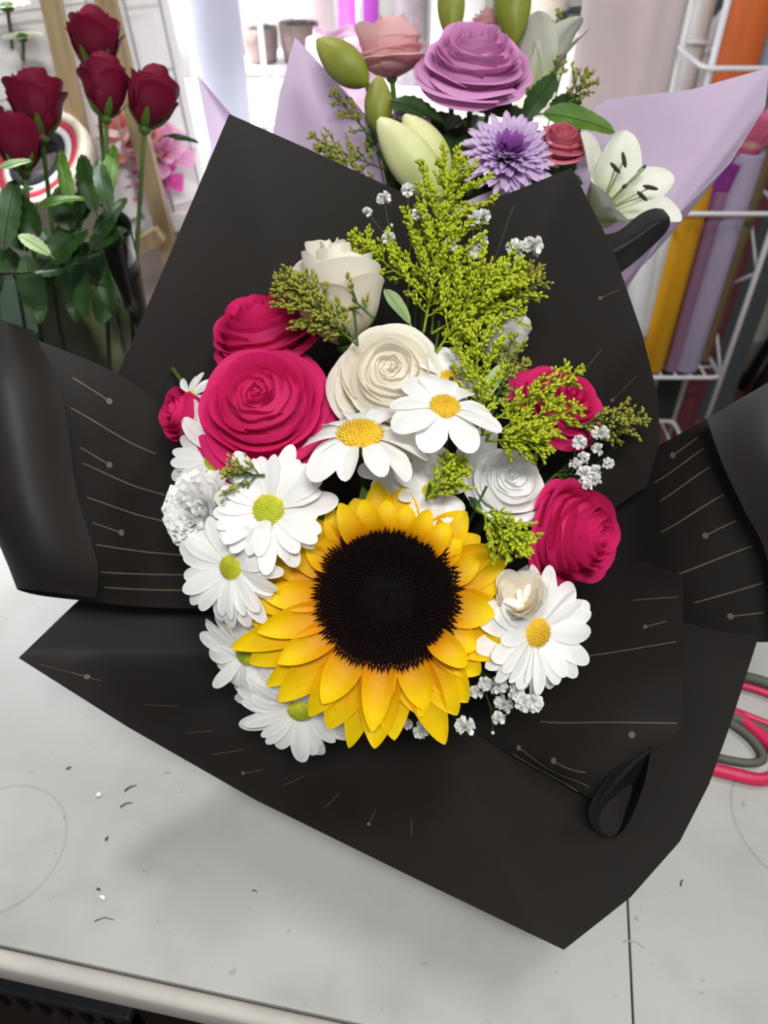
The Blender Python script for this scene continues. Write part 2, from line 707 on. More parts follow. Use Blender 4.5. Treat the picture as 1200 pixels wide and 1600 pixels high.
# left panel with rolled edge
rows = [
    [(400, 830, .575), (300, 660, .53), (185, 585, .50), (75, 538, .478), (-30, 500, .462), (-62, 478, .44), (-5, 498, .432), (52, 517, .446)],
    [(420, 860, .575), (310, 745, .53), (200, 700, .50), (98, 655, .475), (-30, 620, .455), (-70, 600, .43), (10, 605, .424), (97, 622, .442)],
    [(440, 890, .575), (320, 825, .53), (210, 800, .50), (122, 780, .475), (0, 760, .457), (-45, 748, .435), (30, 752, .426), (120, 768, .443)],
    [(460, 920, .575), (330, 895, .53), (222, 890, .50), (145, 885, .475), (30, 868, .46), (4, 858, .443), (60, 866, .432), (152, 882, .448)],
    [(470, 940, .575), (335, 950, .53), (225, 948, .50), (145, 940, .478), (60, 930, .468), (27, 920, .455), (70, 924, .444), (150, 934, .455)],
]
shC = wsheet(Sheet([[P(*q) for q in r] for r in rows]))
build_sheet(shC, 'paper_panel', M_black, wrap, 10, 8)
lines_on(shC, [(0.35, 2.72, 0.45, 2.2, 1), (0.8, 2.85, 0.95, 1.6, 0), (1.3, 2.82, 1.38, 2.35, 1), (1.5, 2.82, 1.62, 1.3, 0), (1.95, 2.85, 2.08, 1.5, 0),
               (2.3, 2.85, 2.38, 2.3, 1), (2.62, 2.88, 2.68, 1.2, 0), (3.1, 2.88, 3.1, 1.3, 0), (3.5, 2.8, 3.5, 1.4, 0)], wrap)
# front sheet over the table
shD = wsheet(polar([P(*q) for q in ((200, 870, .535), (115, 945, .518), (29, 1028, .50), (200, 1136, .495), (398, 1249, .487), (640, 1368, .462),
                                    (881, 1484, .437), (985, 1402, .442), (1062, 1315, .45), (1108, 1225, .457), (1142, 1130, .466), (1182, 1005, .478), (1200, 900, .49))],
                   G, 0.025, bulge=0.009, axis=AXW))
build_sheet(shD, 'paper_panel', M_black, wrap, 1, 10)
lines_on(shD, [(10.5, 2.92, 12, 2.6, 0), (11.2, 2.75, 11.6, 2.68, 1), (14, 2.55, 14.6, 2.25, 0), (16.2, 2.6, 16.6, 2.3, 0), (17.6, 2.7, 18.2, 2.3, 0),
               (19, 2.7, 19.4, 2.45, -0.6), (20.4, 2.55, 20.8, 2.2, 0), (22, 2.6, 22.3, 2.2, 0), (23.6, 2.5, 23.8, 2.2, -0.6), (25.2, 2.4, 25.3, 2.1, 0)], wrap, 0.0003)
# right panel with rolled edge
rows = [
    [(820, 860, .58), (965, 725, .54), (1040, 690, .505), (1110, 650, .48), (1230, 580, .463), (1268, 556, .452), (1205, 600, .445), (1104, 654, .457)],
    [(830, 900, .58), (970, 800, .54), (1045, 765, .505), (1120, 730, .48), (1260, 680, .458), (1300, 660, .445), (1225, 690, .438), (1128, 722, .455)],
    [(840, 930, .58), (975, 870, .54), (1055, 845, .505), (1145, 815, .478), (1280, 780, .453), (1320, 770, .445), (1260, 785, .436), (1162, 795, .453)],
    [(850, 960, .58), (985, 930, .54), (1065, 915, .505), (1165, 895, .478), (1290, 870, .453), (1330, 860, .445), (1290, 865, .436), (1198, 870, .453)],
    [(860, 1000, .58), (990, 1000, .54), (1070, 1000, .51), (1170, 1003, .483), (1290, 1003, .46), (1330, 1003, .452), (1300, 1005, .445), (1220, 1006, .458)],
]
shE = wsheet(Sheet([[P(*q) for q in r] for r in rows]))
build_sheet(shE, 'paper_panel', M_black, wrap, 10, 8)
lines_on(shE, [(0.28, 2.75, 0.36, 2.15, 1), (0.55, 2.85, 0.75, 1.7, 0), (0.95, 2.9, 1.15, 1.8, 0), (1.5, 3.0, 1.75, 1.75, 0), (2.0, 3.05, 2.1, 2.55, 1),
               (2.55, 3.15, 2.75, 1.95, 0), (3.2, 3.2, 3.35, 2.2, 0), (3.6, 3.2, 3.62, 2.75, 1)], wrap)
# inner lower right panel
rows = [
    [(790, 960, .575), (905, 900, .552), (1000, 880, .53), (1068, 868, .512)],
    [(775, 1020, .565), (892, 980, .53), (985, 965, .505), (1067, 955, .486)],
    [(760, 1060, .56), (870, 1060, .515), (975, 1055, .485), (1066, 1050, .463)],
    [(740, 1090, .56), (840, 1115, .515), (950, 1125, .482), (1062, 1138, .458)],
    [(720, 1110, .56), (815, 1163, .515), (890, 1195, .485), (1000, 1188, .460)],
    [(710, 1120, .56), (800, 1180, .52), (870, 1218, .495), (938, 1256, .468)],
]
shF = wsheet(Sheet([[P(*q) for q in r] for r in rows]))
build_sheet(shF, 'paper_panel', M_black, wrap, 8, 8)
lines_on(shF, [(0.7, 2.0, 0.75, 2.9, 0), (1.2, 2.3, 1.15, 2.7, -0.7), (1.6, 1.4, 1.5, 2.9, 0), (3.2, 1.1, 2.9, 2.95, 0), (3.25, 2.45, 3.25, 2.46, 1), (4.2, 1.0, 4.75, 2.6, -0.9),
               (4.0, 1.7, 4.25, 2.35, -1.0), (4.85, 1.0, 5.0, 2.5, 0)], wrap, 0.0006)


def curl(points_left, points_mid, points_right, name, label):
    rows = [[P(*a), P(*m), P(*b)] for a, m, b in zip(points_left, points_mid, points_right)]
    sh = wsheet(Sheet(rows))
    return build_sheet(sh, name, M_black, wrap, 8, 8, label=label)


# hollow curl of the lower right corner
curl([(1005, 1172, .459), (955, 1210, .459), (922, 1258, .46), (925, 1290, .462), (945, 1308, .464)],
     [(1012, 1170, .461), (985, 1225, .480), (958, 1265, .488), (950, 1295, .482), (952, 1309, .466)],
     [(1019, 1166, .459), (1008, 1222, .459), (988, 1275, .46), (972, 1300, .462), (958, 1309, .464)], 'curled_corner', 'hollow black curl of the paper corner')
# rolled tab standing off the back right edge
curl([(930, 368, .53), (965, 362, .528), (1000, 335, .526), (1022, 326, .527), (1036, 327, .532)],
     [(945, 400, .512), (985, 378, .508), (1022, 352, .508), (1040, 342, .514), (1045, 338, .524)],
     [(962, 432, .53), (1000, 402, .528), (1036, 368, .526), (1046, 352, .528), (1047, 346, .533)], 'curled_tab', 'rounded dark curl of paper behind the back right edge')
# bound neck below the flowers
pr = [(0.030, 0.055), (0.024, 0.035), (0.021, 0.02), (0.026, 0.004), (0.030, 0.0), (0.024, 0.0)]
v, f = lathe(pr, 28)
put('tied_neck', mesh('tied_neck', v, f, M_black), wrap)


# ------------------------------------------------------------------ flowers
def stem_to(root, target, r=0.0022, mat=None, start=(0, 0, 0), mid=None):
    Mi = root.matrix_basis.inverted()
    a = Vector(start)
    b = Mi @ target
    w0 = root.matrix_basis @ a
    m = mid or (w0.lerp(target, 0.5) + (root.matrix_basis.to_3x3() @ Vector((0, 0, -1))).normalized() * 0.02)
    v, f = tube(smoothpts([a, Mi @ m, b], 10), r, 6)
    put('stem', mesh('stem', v, f, mat or M_stem), root)


def base_pt():
    a = random.uniform(0, 2 * PI)
    r = random.uniform(0.002, 0.016)
    return GB + Vector((math.cos(a) * r, math.sin(a) * r, 0.004))


# ---- rose
ROSE_OPEN = [  # count, rim, height, half angle, flare, lip, tuck, closing of the mouth
    (3, .08, .93, 1.7, .01, .0, .03, .2), (3, .14, .96, 1.6, .02, .01, .035, .16), (4, .21, .97, 1.25, .03, .015, .04, .12), (4, .29, .97, 1.15, .045, .02, .045, .08),
    (5, .37, .95, 1.05, .06, .03, .05, .05), (5, .46, .91, 1.0, .075, .04, .05, .02), (5, .55, .85, .96, .09, .05, .05, 0), (5, .63, .76, .92, .12, .07, .05, 0),
    (5, .71, .64, .9, .16, .10, .05, 0), (5, .78, .49, .88, .2, .14, .05, 0), (5, .82, .36, .85, .22, .16, .04, 0)]
ROSE_SWIRL = [
    (2, .07, .92, 2.2, .0, .0, .03, .15), (3, .13, .95, 1.9, .01, .0, .035, .15), (3, .20, .96, 1.8, .015, .005, .04, .12), (3, .28, .96, 1.6, .025, .01, .045, .1), (4, .37, .94, 1.4, .035, .015, .05, .06),
    (4, .47, .90, 1.3, .05, .025, .05, .03), (4, .58, .82, 1.15, .08, .04, .05, 0), (5, .69, .70, 1.05, .12, .07, .05, 0), (5, .77, .56, 1.0, .16, .1, .05, 0), (5, .83, .42, .95, .18, .14, .04, 0)]
ROSE_BUD = [
    (3, .10, 1.46, 1.6, .00, .0, .04, .2), (3, .20, 1.47, 1.5, .01, .0, .05, .2), (4, .32, 1.44, 1.3, .01, .0, .06, .15), (4, .44, 1.38, 1.15, .02, .01, .06, .1),
    (5, .54, 1.28, 1.05, .07, .04, .06, .0)]


def rose_petal_me(key, rim, h, ha, flare, lip, tuck, mat, seed, close=0.0):
    k = ('rose', key, mat.name)
    if k in MESH:
        return MESH[k]
    rnd = random.Random(seed)
    ph = rnd.uniform(0, 6)

    def fn(u, v):
        s = v * 2 - 1
        t = u
        wf = 0.45 + 0.55 * min(1.0, t * 2.2)
        phi = s * ha * wf
        r = 0.05 + (rim - 0.05) * (1 - (1 - t) ** 2.6)
        r *= 1 - close * max(0.0, (t - 0.5) / 0.5) ** 2
        z = h * (t ** 1.25)
        z *= 1 - 0.17 * abs(s) ** 2.6 * t * t
        k = max(0.0, (t - 0.66) / 0.34)
        mid = 1 - 0.5 * s * s
        r += flare * k * k * mid
        z -= lip * k ** 3 * mid
        r += tuck * s * (0.4 + 0.6 * t)
        r += 0.016 * math.sin(phi * 5 + ph) * t ** 4
        z += 0.012 * math.sin(phi * 5 + ph * 2) * t ** 3
        r = max(r, 0.012)
        return Vector((r * math.cos(phi), r * math.sin(phi), z)), t
    v, f, t = grid(14, 14, fn)
    MESH[k] = mesh('rose_petal', v, f, mat, True, t)
    return MESH[k]


MESH = {}


def rose(name, label, loc, n, R, spec, mat, key, spin=0.0, group=None, stem=None, sepals=True, squash=1.0, outer=()):
    M = frame(loc, n, spin)
    root = thing(name, label, 'flower', M, group)
    rnd = random.Random(hash(label) % 1000 if False else len(label) * 7 + int(R * 1e5))
    S = Matrix.Diagonal((R, R, R * squash, 1))
    a = rnd.uniform(0, 6)
    for li, (cnt, rim, h, ha, fl, lip, tk, cl) in enumerate(spec):
        a += 0.9
        for c in range(cnt):
            var = (li * 7 + c) % 3
            me = rose_petal_me((key, li, var), rim * (1 + 0.03 * (var - 1)), h * (1 + 0.015 * (var - 1)), ha, fl * (0.8 + 0.3 * var), lip, tk, mat, li * 10 + var, cl)
            az = a + 2 * PI * c / cnt + rnd.uniform(-.12, .12)
            put('petal', me, root, S @ rot(az, rnd.uniform(-.05, .05), (0, 0, rnd.uniform(-.02, .02)), (rnd.uniform(.96, 1.04),) * 3))
    # solid dome added below the petal rims so the gaps don't go dark
    kc = ('gap_fill', key, mat.name)
    if kc not in MESH:
        hs = 1.5 if key == 'bud' else 1.0
        ws = .58 if key == 'bud' else 1.0
        cv, cf = lathe([(q * ws, z * hs) for (q, z) in ((.015, .84), (.12, .85), (.24, .84), (.36, .80), (.48, .73), (.60, .62), (.70, .48), (.76, .34), (.70, .2), (.45, .08), (.1, .03))], 28)
        MESH[kc] = mesh('gap_fill', cv, cf, mat, True, [.75] * len(cv))
    put('gap_fill', MESH[kc], root, S.copy())
    for (az, rim, h, fl, lip) in outer:
        me = rose_petal_me((key, 'o', round(rim, 2), round(fl, 2)), rim, h, 0.75, fl, lip, 0.0, mat, 5)
        put('petal', me, root, S @ rot(az))
    if sepals:
        k = ('sepal', round(R, 3))
        if k not in MESH:
            v, f, t = petal_geo(R * 0.75, R * 0.13, R_(20), R_(60), 0.2, 'leaf', 6, 2)
            MESH[k] = mesh('sepal', v, f, M_leaf2, True, t)
        for c in range(5):
            put('sepal', MESH[k], root, rot(2 * PI * c / 5 + .3, 0, (0, 0, -R * 0.04)))
        b = B()
        v, f = ellipsoid((0, 0, 0), Vector((R * .16, 0, 0)), Vector((0, R * .16, 0)), Vector((0, 0, R * .14)), 8, 6)
        put('hip', mesh('hip', v, f, M_stem), root)
    if stem is not None:
        stem_to(root, stem)
    return root


def px(n, d):
    return n * d / FPX


# sunflower ---------------------------------------------------------
SD = 0.40
sM = frame(P(605, 932, SD + 0.012), CV(0.0, 0.03, 1))
sun = thing('sunflower', 'large yellow sunflower with a dark brown disc at the front of the bouquet', 'sunflower', sM)
RD = px(114, SD)


def disc_geo(R, H, n, mat_t):
    b = B()
    v, f = lathe([(R * math.cos(a), H * math.sin(a)) for a in [i * PI / 2 / 8 for i in range(8)]] + [(R * 0.02, H)], 36)
    b.add(v, f, [0.0] * len(v))
    return b


b = disc_geo(RD * 0.97, 0.009, 0, 0)
put('disc', b.me('disc', M_disc), sun)
b = B()
ga = PI * (3 - math.sqrt(5))
for i in range(1100):
    r = RD * math.sqrt((i + .5) / 1100) * 1.02
    a = i * ga
    z = 0.009 * math.sqrt(max(0.0, 1 - (r / RD / 1.03) ** 2))
    zz = z - (0.0035 * math.exp(-(r / RD / 0.3) ** 2))
    c = Vector((r * math.cos(a), r * math.sin(a), zz))
    k = r / RD
    out = Vector((math.cos(a) * k, math.sin(a) * k, 1.15 - k * 0.8)).normalized()
    x = out.orthogonal().normalized()
    y = out.cross(x)
    L = 0.0016 + 0.0022 * k + random.uniform(0, .0008)
    w = 0.0011
    v = [c + x * w, c + y * w, c - x * w, c - y * w, c + out * L]
    b.add(v, [(0, 1, 4), (1, 2, 4), (2, 3, 4), (3, 0, 4)], [k * k] * 5)
put('disc_florets', b.me('disc_florets', M_disc, False), sun, kind='stuff')
# ray petals: (image angle from +x counter-clockwise, reach in pixels, half width px, tilt, fold)
rays = []
for ang, reach in ((-88, 235), (-75, 205), (-66, 262), (-58, 232), (-50, 215), (-38, 205), (-27, 215), (-16, 196), (-6, 192), (5, 198), (14, 205), (24, 200), (34, 190),
                   (45, 185), (57, 165), (70, 162), (83, 175), (97, 180), (110, 172), (122, 165), (136, 190), (149, 215), (160, 222), (171, 222), (182, 225),
                   (192, 235), (201, 262), (209, 262), (218, 255), (227, 245), (236, 232), (246, 245), (254, 255), (263, 240)):
    rays.append((ang + random.uniform(-3, 3), reach + random.uniform(-8, 10), random.uniform(33, 44), 0))
for ang, reach in ((-94, 215), (-70, 190), (-32, 165), (-10, 175), (20, 160), (40, 150), (178, 200), (196, 215), (214, 205), (240, 200), (155, 178), (143, 160), (262, 190)):
    rays.append((ang + random.uniform(-3, 3), reach, random.uniform(30, 40), 1))
for ang, reach in ((64, 142), (77, 138), (90, 142), (104, 146), (117, 152), (-40, 150), (50, 140)):
    rays.append((ang, reach, random.uniform(24, 30), 2))
for i, (ang, reach, hw, kind) in enumerate(rays):
    L = px(reach - 100, SD)
    W = px(hw, SD)
    a0, a1 = {0: (R_(random.uniform(-6, 10)), R_(random.uniform(-22, 0))), 1: (R_(random.uniform(8, 20)), R_(random.uniform(-14, 10))), 2: (R_(60), R_(-35))}[kind]
    if kind == 2:
        L *= 1.5
    v, f, t = petal_geo(L, W, a0, a1, random.uniform(0.1, 0.4), 'sun', 10, 6, groove=0.06, wave=0.05, seed=i, twist=random.uniform(-.35, .35))
    me = mesh('ray_petal', v, f, M_sun, True, t)
    a = R_(ang)
    r0 = px(100, SD)
    put('ray_petal', me, sun, rot(a, 0, (r0 * math.cos(a), r0 * math.sin(a), {0: -0.003, 1: 0.0, 2: 0.002}[kind] + random.uniform(-.001, .001))))
for k in range(14):
    v, f, t = petal_geo(0.042, 0.008, R_(-15), R_(5), 0.1, 'leaf', 6, 3)
    a = 2 * PI * k / 14
    put('bract', mesh('bract', v, f, M_leaf2, True, t), sun, rot(a, 0, (0.02 * math.cos(a), 0.02 * math.sin(a), -0.008)))
stem_to(sun, GB, 0.005, start=(0, 0, -0.004))


# daisies -------------------------------------------------------------
def daisy(name, label, pxy, d, n, rpx, mat_disc, npet=19, a0=8, a1=-12, wid=0.17, disc=0.22, layers=2, pet=M_white, lens=None, sqx=1.0, stem=True, skip=None, droop=None):
    R = px(rpx, d)
    M = frame(P(pxy[0], pxy[1], d), CV(*n), random.uniform(0, 1))
    root = thing(name, label, 'flower', M)
    rd = R * disc
    b = B()
    v, f = lathe([(rd * math.cos(a), rd * 0.42 * math.sin(a)) for a in [i * PI / 2 / 5 for i in range(5)]] + [(rd * 0.03, rd * .42)], 18)
    b.add(v, f, [0.2] * len(v))
    for i in range(150):
        r = rd * math.sqrt((i + .5) / 150)
        a = i * ga
        c = Vector((r * math.cos(a), r * math.sin(a), rd * .42 * math.sqrt(max(0, 1 - (r / rd) ** 2))))
        w = rd * 0.07
        o = Vector((math.cos(a) * r / rd, math.sin(a) * r / rd, .8)).normalized() * rd * 0.16
        x = o.orthogonal().normalized() * w
        y = o.normalized().cross(x)
        b.add([c + x, c + y, c - x, c - y, c + o], [(0, 1, 4), (1, 2, 4), (2, 3, 4), (3, 0, 4)], [r / rd] * 5)
    put('disc', b.me('disc', mat_disc), root)
    key = ('daisy', a0, a1, wid, pet.name)
    mes = []
    for q in range(4):
        kk = key + (q,)
        if kk not in MESH:
            rr = random.Random(q)
            v, f, t = petal_geo(1.0, wid * rr.uniform(.9, 1.12), R_(a0 + rr.uniform(-6, 6)), R_(a1 + rr.uniform(-10, 8)), rr.uniform(-.1, .3), 'daisy', 10, 6, groove=0.07,
                                twist=rr.uniform(-.3, .3))
            MESH[kk] = mesh('ray_petal', v, f, pet, True, t)
        mes.append(MESH[kk])
    Mi = M.to_3x3().inverted()
    for l in range(layers):
        for k in range(npet):
            a = 2 * PI * (k + 0.5 * l) / npet + random.uniform(-.1, .1)
            tl = random.gauss(0, .11) + l * 0.16
            ln = (R - rd * 0.8) * random.uniform(.76, 1.06) * (1 - 0.12 * l)
            if skip and skip(M.to_3x3() @ Vector((math.cos(a), math.sin(a), 0))):
                continue
            if droop:
                tl += droop(M.to_3x3() @ Vector((math.cos(a), math.sin(a), 0)))
            put('ray_petal', mes[random.randrange(4)], root, rot(a, tl, (rd * .75 * math.cos(a), rd * .75 * math.sin(a), 0.0008 * l), (ln, ln * random.uniform(.9, 1.25), ln), random.uniform(-.28, .28)))
    v, f = lathe([(rd * 1.0, -0.0005), (rd * .8, -rd * .4), (rd * .2, -rd * .7)], 12)
    put('calyx', mesh('calyx', v, f, M_leaf2), root)
    if stem:
        stem_to(root, base_pt(), 0.0015, start=(0, 0, -rd * .6), mid=(M.translation - CAM) * 1.14 + CAM)
    return root


daisy('daisy', 'white daisy with big golden disc and drooping petals just below the white rose', (563, 680), .392, (0.0, .80, .60), 120, M_dy, 13, 4, -46, .27, .30, 1)
daisy('daisy', 'bright white daisy with yellow disc beside the white rose, petals spreading right', (695, 636), .388, (.12, .62, .78), 100, M_dy, 9, 6, -30, .34, .24, 1)
daisy('daisy', 'white daisy with yellow-green eye touching the upper left of the sunflower', (420, 797), .40, (-.05, .12, 1), 108, M_dg, 16, 6, -10, .19, .24, 2)
daisy('daisy', 'white daisy with narrow lime eye at the left of the sunflower petals', (362, 886), .408, (-.42, -.1, .9), 104, M_dg, 18, 6, -14, .17, .2, 2)
daisy('daisy', 'pale daisy half hidden under the open hot-pink rose, petals pointing left', (338, 716), .434, (-.45, .12, .88), 104, M_dg, 18, 4, -8, .17, .2, 2, skip=lambda w: w.x > .25 or (w.x > -.2 and w.z > .3))
daisy('daisy', 'large white daisy at right, below the crimson-lit pink rose', (838, 988), .425, (.45, -.05, .88), 112, M_dy, 20, 10, -10, .19, .22, 2)
daisy('daisy', 'shaded white daisy peeking out left under the sunflower', (385, 1022), .438, (-.55, -.3, .78), 95, M_dg, 18, 6, -12, .18, .2, 2)
daisy('daisy', 'shaded white daisy lowest in the bouquet, petals hanging below the sunflower', (470, 1108), .44, (-.12, -.55, .8), 112, M_dg, 18, 6, -12, .17, .2, 2)
daisy('daisy', 'shaded white daisy between the sunflower petals and lower left black paper', (415, 1068), .45, (-.5, -.5, .7), 92, M_dg, 16, 6, -12, .19, .2, 2)
daisy('daisy', 'small grey-white daisy mostly hidden beneath the bottom sunflower petals', (545, 1095), .452, (.1, -.6, .8), 66, M_dg, 12, 6, -12, .22, .2, 1)
daisy('daisy', 'cream daisy tucked above the sunflower, under the yellow plume', (672, 768), .418, (.2, .2, .95), 66, M_dg, 10, 6, -12, .26, .2, 1)
daisy('daisy', 'creamy crumpled daisy between the sunflower and the right pink rose', (815, 940), .418, (-.2, .45, .85), 66, M_dy, 9, 38, 62, .36, .16, 2, pet=M_cream)
daisy('daisy', 'tiny white daisy showing behind the left edge of the pink rose', (298, 618), .468, (-.5, .3, .8), 44, M_dg, 12, 4, -8, .2, .2, 1)

# roses in the bouquet
rose('rose', 'fully open hot-pink rose at the left of the white rose', P(420, 662, .452), CV(-.06, .36, .93), px(118, .425), ROSE_OPEN, M_pink, 'open', 0.4, stem=base_pt(),
     outer=((-1.9, .86, .36, .14, .12), (-1.2, .88, .34, .12, .15), (-.5, .86, .36, .14, .1)))
rose('rose', 'shaded hot-pink rose behind the open one, against the black paper', P(425, 560, .485), CV(-.22, .78, .58), px(92, .46), ROSE_SWIRL, M_pink, 'swirl', 1.0, stem=base_pt(), squash=1.15)
rose('rose', 'small hot-pink rose at the far left edge of the flowers', P(325, 656, .462), CV(-.75, .1, .65), px(68, .45), ROSE_BUD, M_pink, 'bud', 1.4, stem=base_pt(), squash=.7)
rose('rose', 'creamy white swirled rose in the middle of the bouquet', P(608, 610, .442), CV(.03, .26, .97), px(98, .42), ROSE_SWIRL, M_cream, 'swirl', 0.2, stem=base_pt(),
     outer=((-.2, .84, .4, .2, .2), (3.3, .86, .42, .2, .2), (4.4, .84, .4, .2, .1)))
rose('rose', 'white rose seen from the side behind the swirled one, below the goldenrod', P(540, 540, .468), CV(-.12, .90, .42), px(112, .45), ROSE_BUD, M_cream, 'bud', .7, stem=base_pt(), squash=.98,
     outer=((2.7, .66, 1.2, .22, .1), (3.6, .64, 1.15, .22, .1), (0.3, .6, 1.1, .1, .05), (4.6, .62, 1.1, .12, .05)))
rose('rose', 'white rose with a broad curled outer petal at right of the bouquet', P(786, 768, .462), CV(.12, .36, .93), px(68, .43), ROSE_SWIRL, M_white, 'swirl', 2.2, stem=base_pt(), squash=1.1,
     outer=((.35, 1.15, 1.05, .35, .12), (.95, 1.05, 1.0, .3, .12)))
rose('rose', 'deep pink rose facing right, beside the sunflower', P(842, 832, .468), CV(.72, -.03, .69), px(90, .44), ROSE_SWIRL, M_pink, 'swirl', 2.6, stem=base_pt(), squash=1.45,
     outer=((2.4, .80, .8, .03, .02), (3.2, .82, .8, .03, .02), (4.2, .80, .75, .03, .02)))
rose('rose', 'shadowed pink rose behind the goldenrod at the right', P(860, 650, .495), CV(.35, .45, .8), px(76, .47), ROSE_OPEN, M_pink, 'open', .9, stem=base_pt())
rose('rose', 'grey-white rose glimpsed between goldenrod sprigs at upper right', P(775, 570, .478), CV(.15, .8, .6), px(62, .46), ROSE_BUD, M_white, 'bud', .2, stem=base_pt())
daisy('daisy', 'white daisy squeezed between the swirled rose and the goldenrod', (700, 590), .425, (.3, .5, .8), 70, M_dy, 11, 6, -14, .26, .2, 1)
daisy('daisy', 'grey-white daisy in the gap under the golden-disc daisy', (640, 735), .425, (.1, .3, .9), 82, M_dg, 12, 6, -16, .25, .2, 1)


# ruffled white carnation
def carnation(label, pxy, d, n, rpx, mat, npet=46):
    R = px(rpx, d)
    root = thing('carnation', label, 'flower', frame(P(pxy[0], pxy[1], d), CV(*n)))
    mes = []
    for q in range(5):
        v, f, t = petal_geo(R, R * .36, R_(-5), R_(5), 0.15, 'fan', 8, 9, wave=0.11, seed=q * 1.7)
        mes.append(mesh('petal', v, f, mat, True, t))
    for k in range(npet):
        el = R_(8 + 76 * (k / npet) ** 0.8)
        put('petal', mes[k % 5], root, rot(k * ga, el, (0, 0, -R * .3), (1 - .12 * k / npet,) * 3, random.uniform(-.5, .5)))
    v, f = lathe([(R * .22, -R * .25), (R * .2, -R * .5), (R * .08, -R * .9), (R * .03, -R * 1.0)], 12)
    put('calyx', mesh('calyx', v, f, M_leaf2), root)
    stem_to(root, base_pt(), .0016, start=(0, 0, -R))


carnation('fluffy white ruffled bloom at the left edge of the bouquet', (314, 800), .426, (-.35, .0, .93), 72, M_white)


# ------------------------------------------------------------------ goldenrod
def plume(label, base, tip, wpx, nb=16, mat=M_gr, seed=1, name='goldenrod', stem=True, target=None, dens=1.0, group=None, bulge=.5, bl=0.0036):
    rnd = random.Random(seed)
    p0, p1 = P(*base), P(*tip)
    d = (p1 - p0)
    Ltot = d.length
    M = frame(p0, d, 0)
    root = thing(name, label, 'goldenrod', M, group)
    W = px(wpx, (base[2] + tip[2]) / 2)
    gb, gs = B(), B()
    ax = smoothpts([(0, 0, -Ltot * .12), (rnd.uniform(-.05, .05) * Ltot, rnd.uniform(-.05, .05) * Ltot, Ltot * .45), (0, 0, Ltot * .97)], 10)
    v, f = tube(ax, 0.0008, 5, 0.0004)
    gs.add(v, f)

    def bud(c, dr, L, w):
        x = dr.orthogonal().normalized() * w
        y = dr.cross(x)
        pts = [c]
        for (k, rr) in ((.3, .75), (.72, 1.0)):
            pts += [c + dr * L * k + (x * math.cos(q * PI / 2) + y * math.sin(q * PI / 2)) * rr for q in range(4)]
        pts.append(c + dr * L)
        fc = [(0, 1 + (q + 1) % 4, 1 + q) for q in range(4)] + [(1 + q, 1 + (q + 1) % 4, 5 + (q + 1) % 4, 5 + q) for q in range(4)] + [(5 + q, 5 + (q + 1) % 4, 9) for q in range(4)]
        gb.add(pts, fc, [0] + [.3] * 4 + [.8] * 4 + [1.0])

    nb = int(nb * 1.25)
    for i in range(nb):
        k = (i + .5) / nb
        o = catmull(ax, min(9.99, 1.2 + k * 8.6))
        az = i * 2.4 + rnd.uniform(-.4, .4)
        bw = W * (1 - k) ** .65 * (.55 + .9 * min(1, k * 3)) * rnd.uniform(.6, 1.3) * .8
        rad = Vector((math.cos(az), math.sin(az), 0))
        e = o + rad * bw + Vector((0, 0, bw * .95 + Ltot * .03))
        m = o.lerp(e, .5) - rad * bw * .03 + Vector((0, 0, -bw * .12))
        br = smoothpts([o, m, e], 6)
        v, f = tube(br, .0006, 4, .0003, False)
        gs.add(v, f)
        n = max(6, int((bw / 0.00052) * dens))
        for j in range(n):
            u = .25 + .75 * (j + rnd.random()) / n
            c = catmull(br, min(5.99, u * 6))
            dr = (Vector((rnd.uniform(-1, 1), rnd.uniform(-1, 1), rnd.uniform(.3, 2.0))) + rad * (.5 + .8 * u)).normalized()
            L = bl * rnd.uniform(.75, 1.25)
            c2 = c + dr * rnd.uniform(.0002, .0026)
            bud(c2, dr, L, .00092 * rnd.uniform(.8, 1.2))
    for j in range(14):
        dr = Vector((rnd.uniform(-.6, .6), rnd.uniform(-.6, .6), 1)).normalized()
        bud(Vector((0, 0, Ltot * .96)) + dr * rnd.uniform(0, .004), dr, bl, .0009)
    put('branches', gs.me('branches', M_stem if mat is not M_gr else M_gr), root)
    put('flower_buds', gb.me('flower_buds', mat), root, kind='stuff')
    if stem:
        q0 = p0 - d * .12
        back = (q0 - CAM) * 1.13 + CAM
        stem_to(root, target or base_pt(), .0008, start=(0, 0, -Ltot * .12), mid=back)
    return root


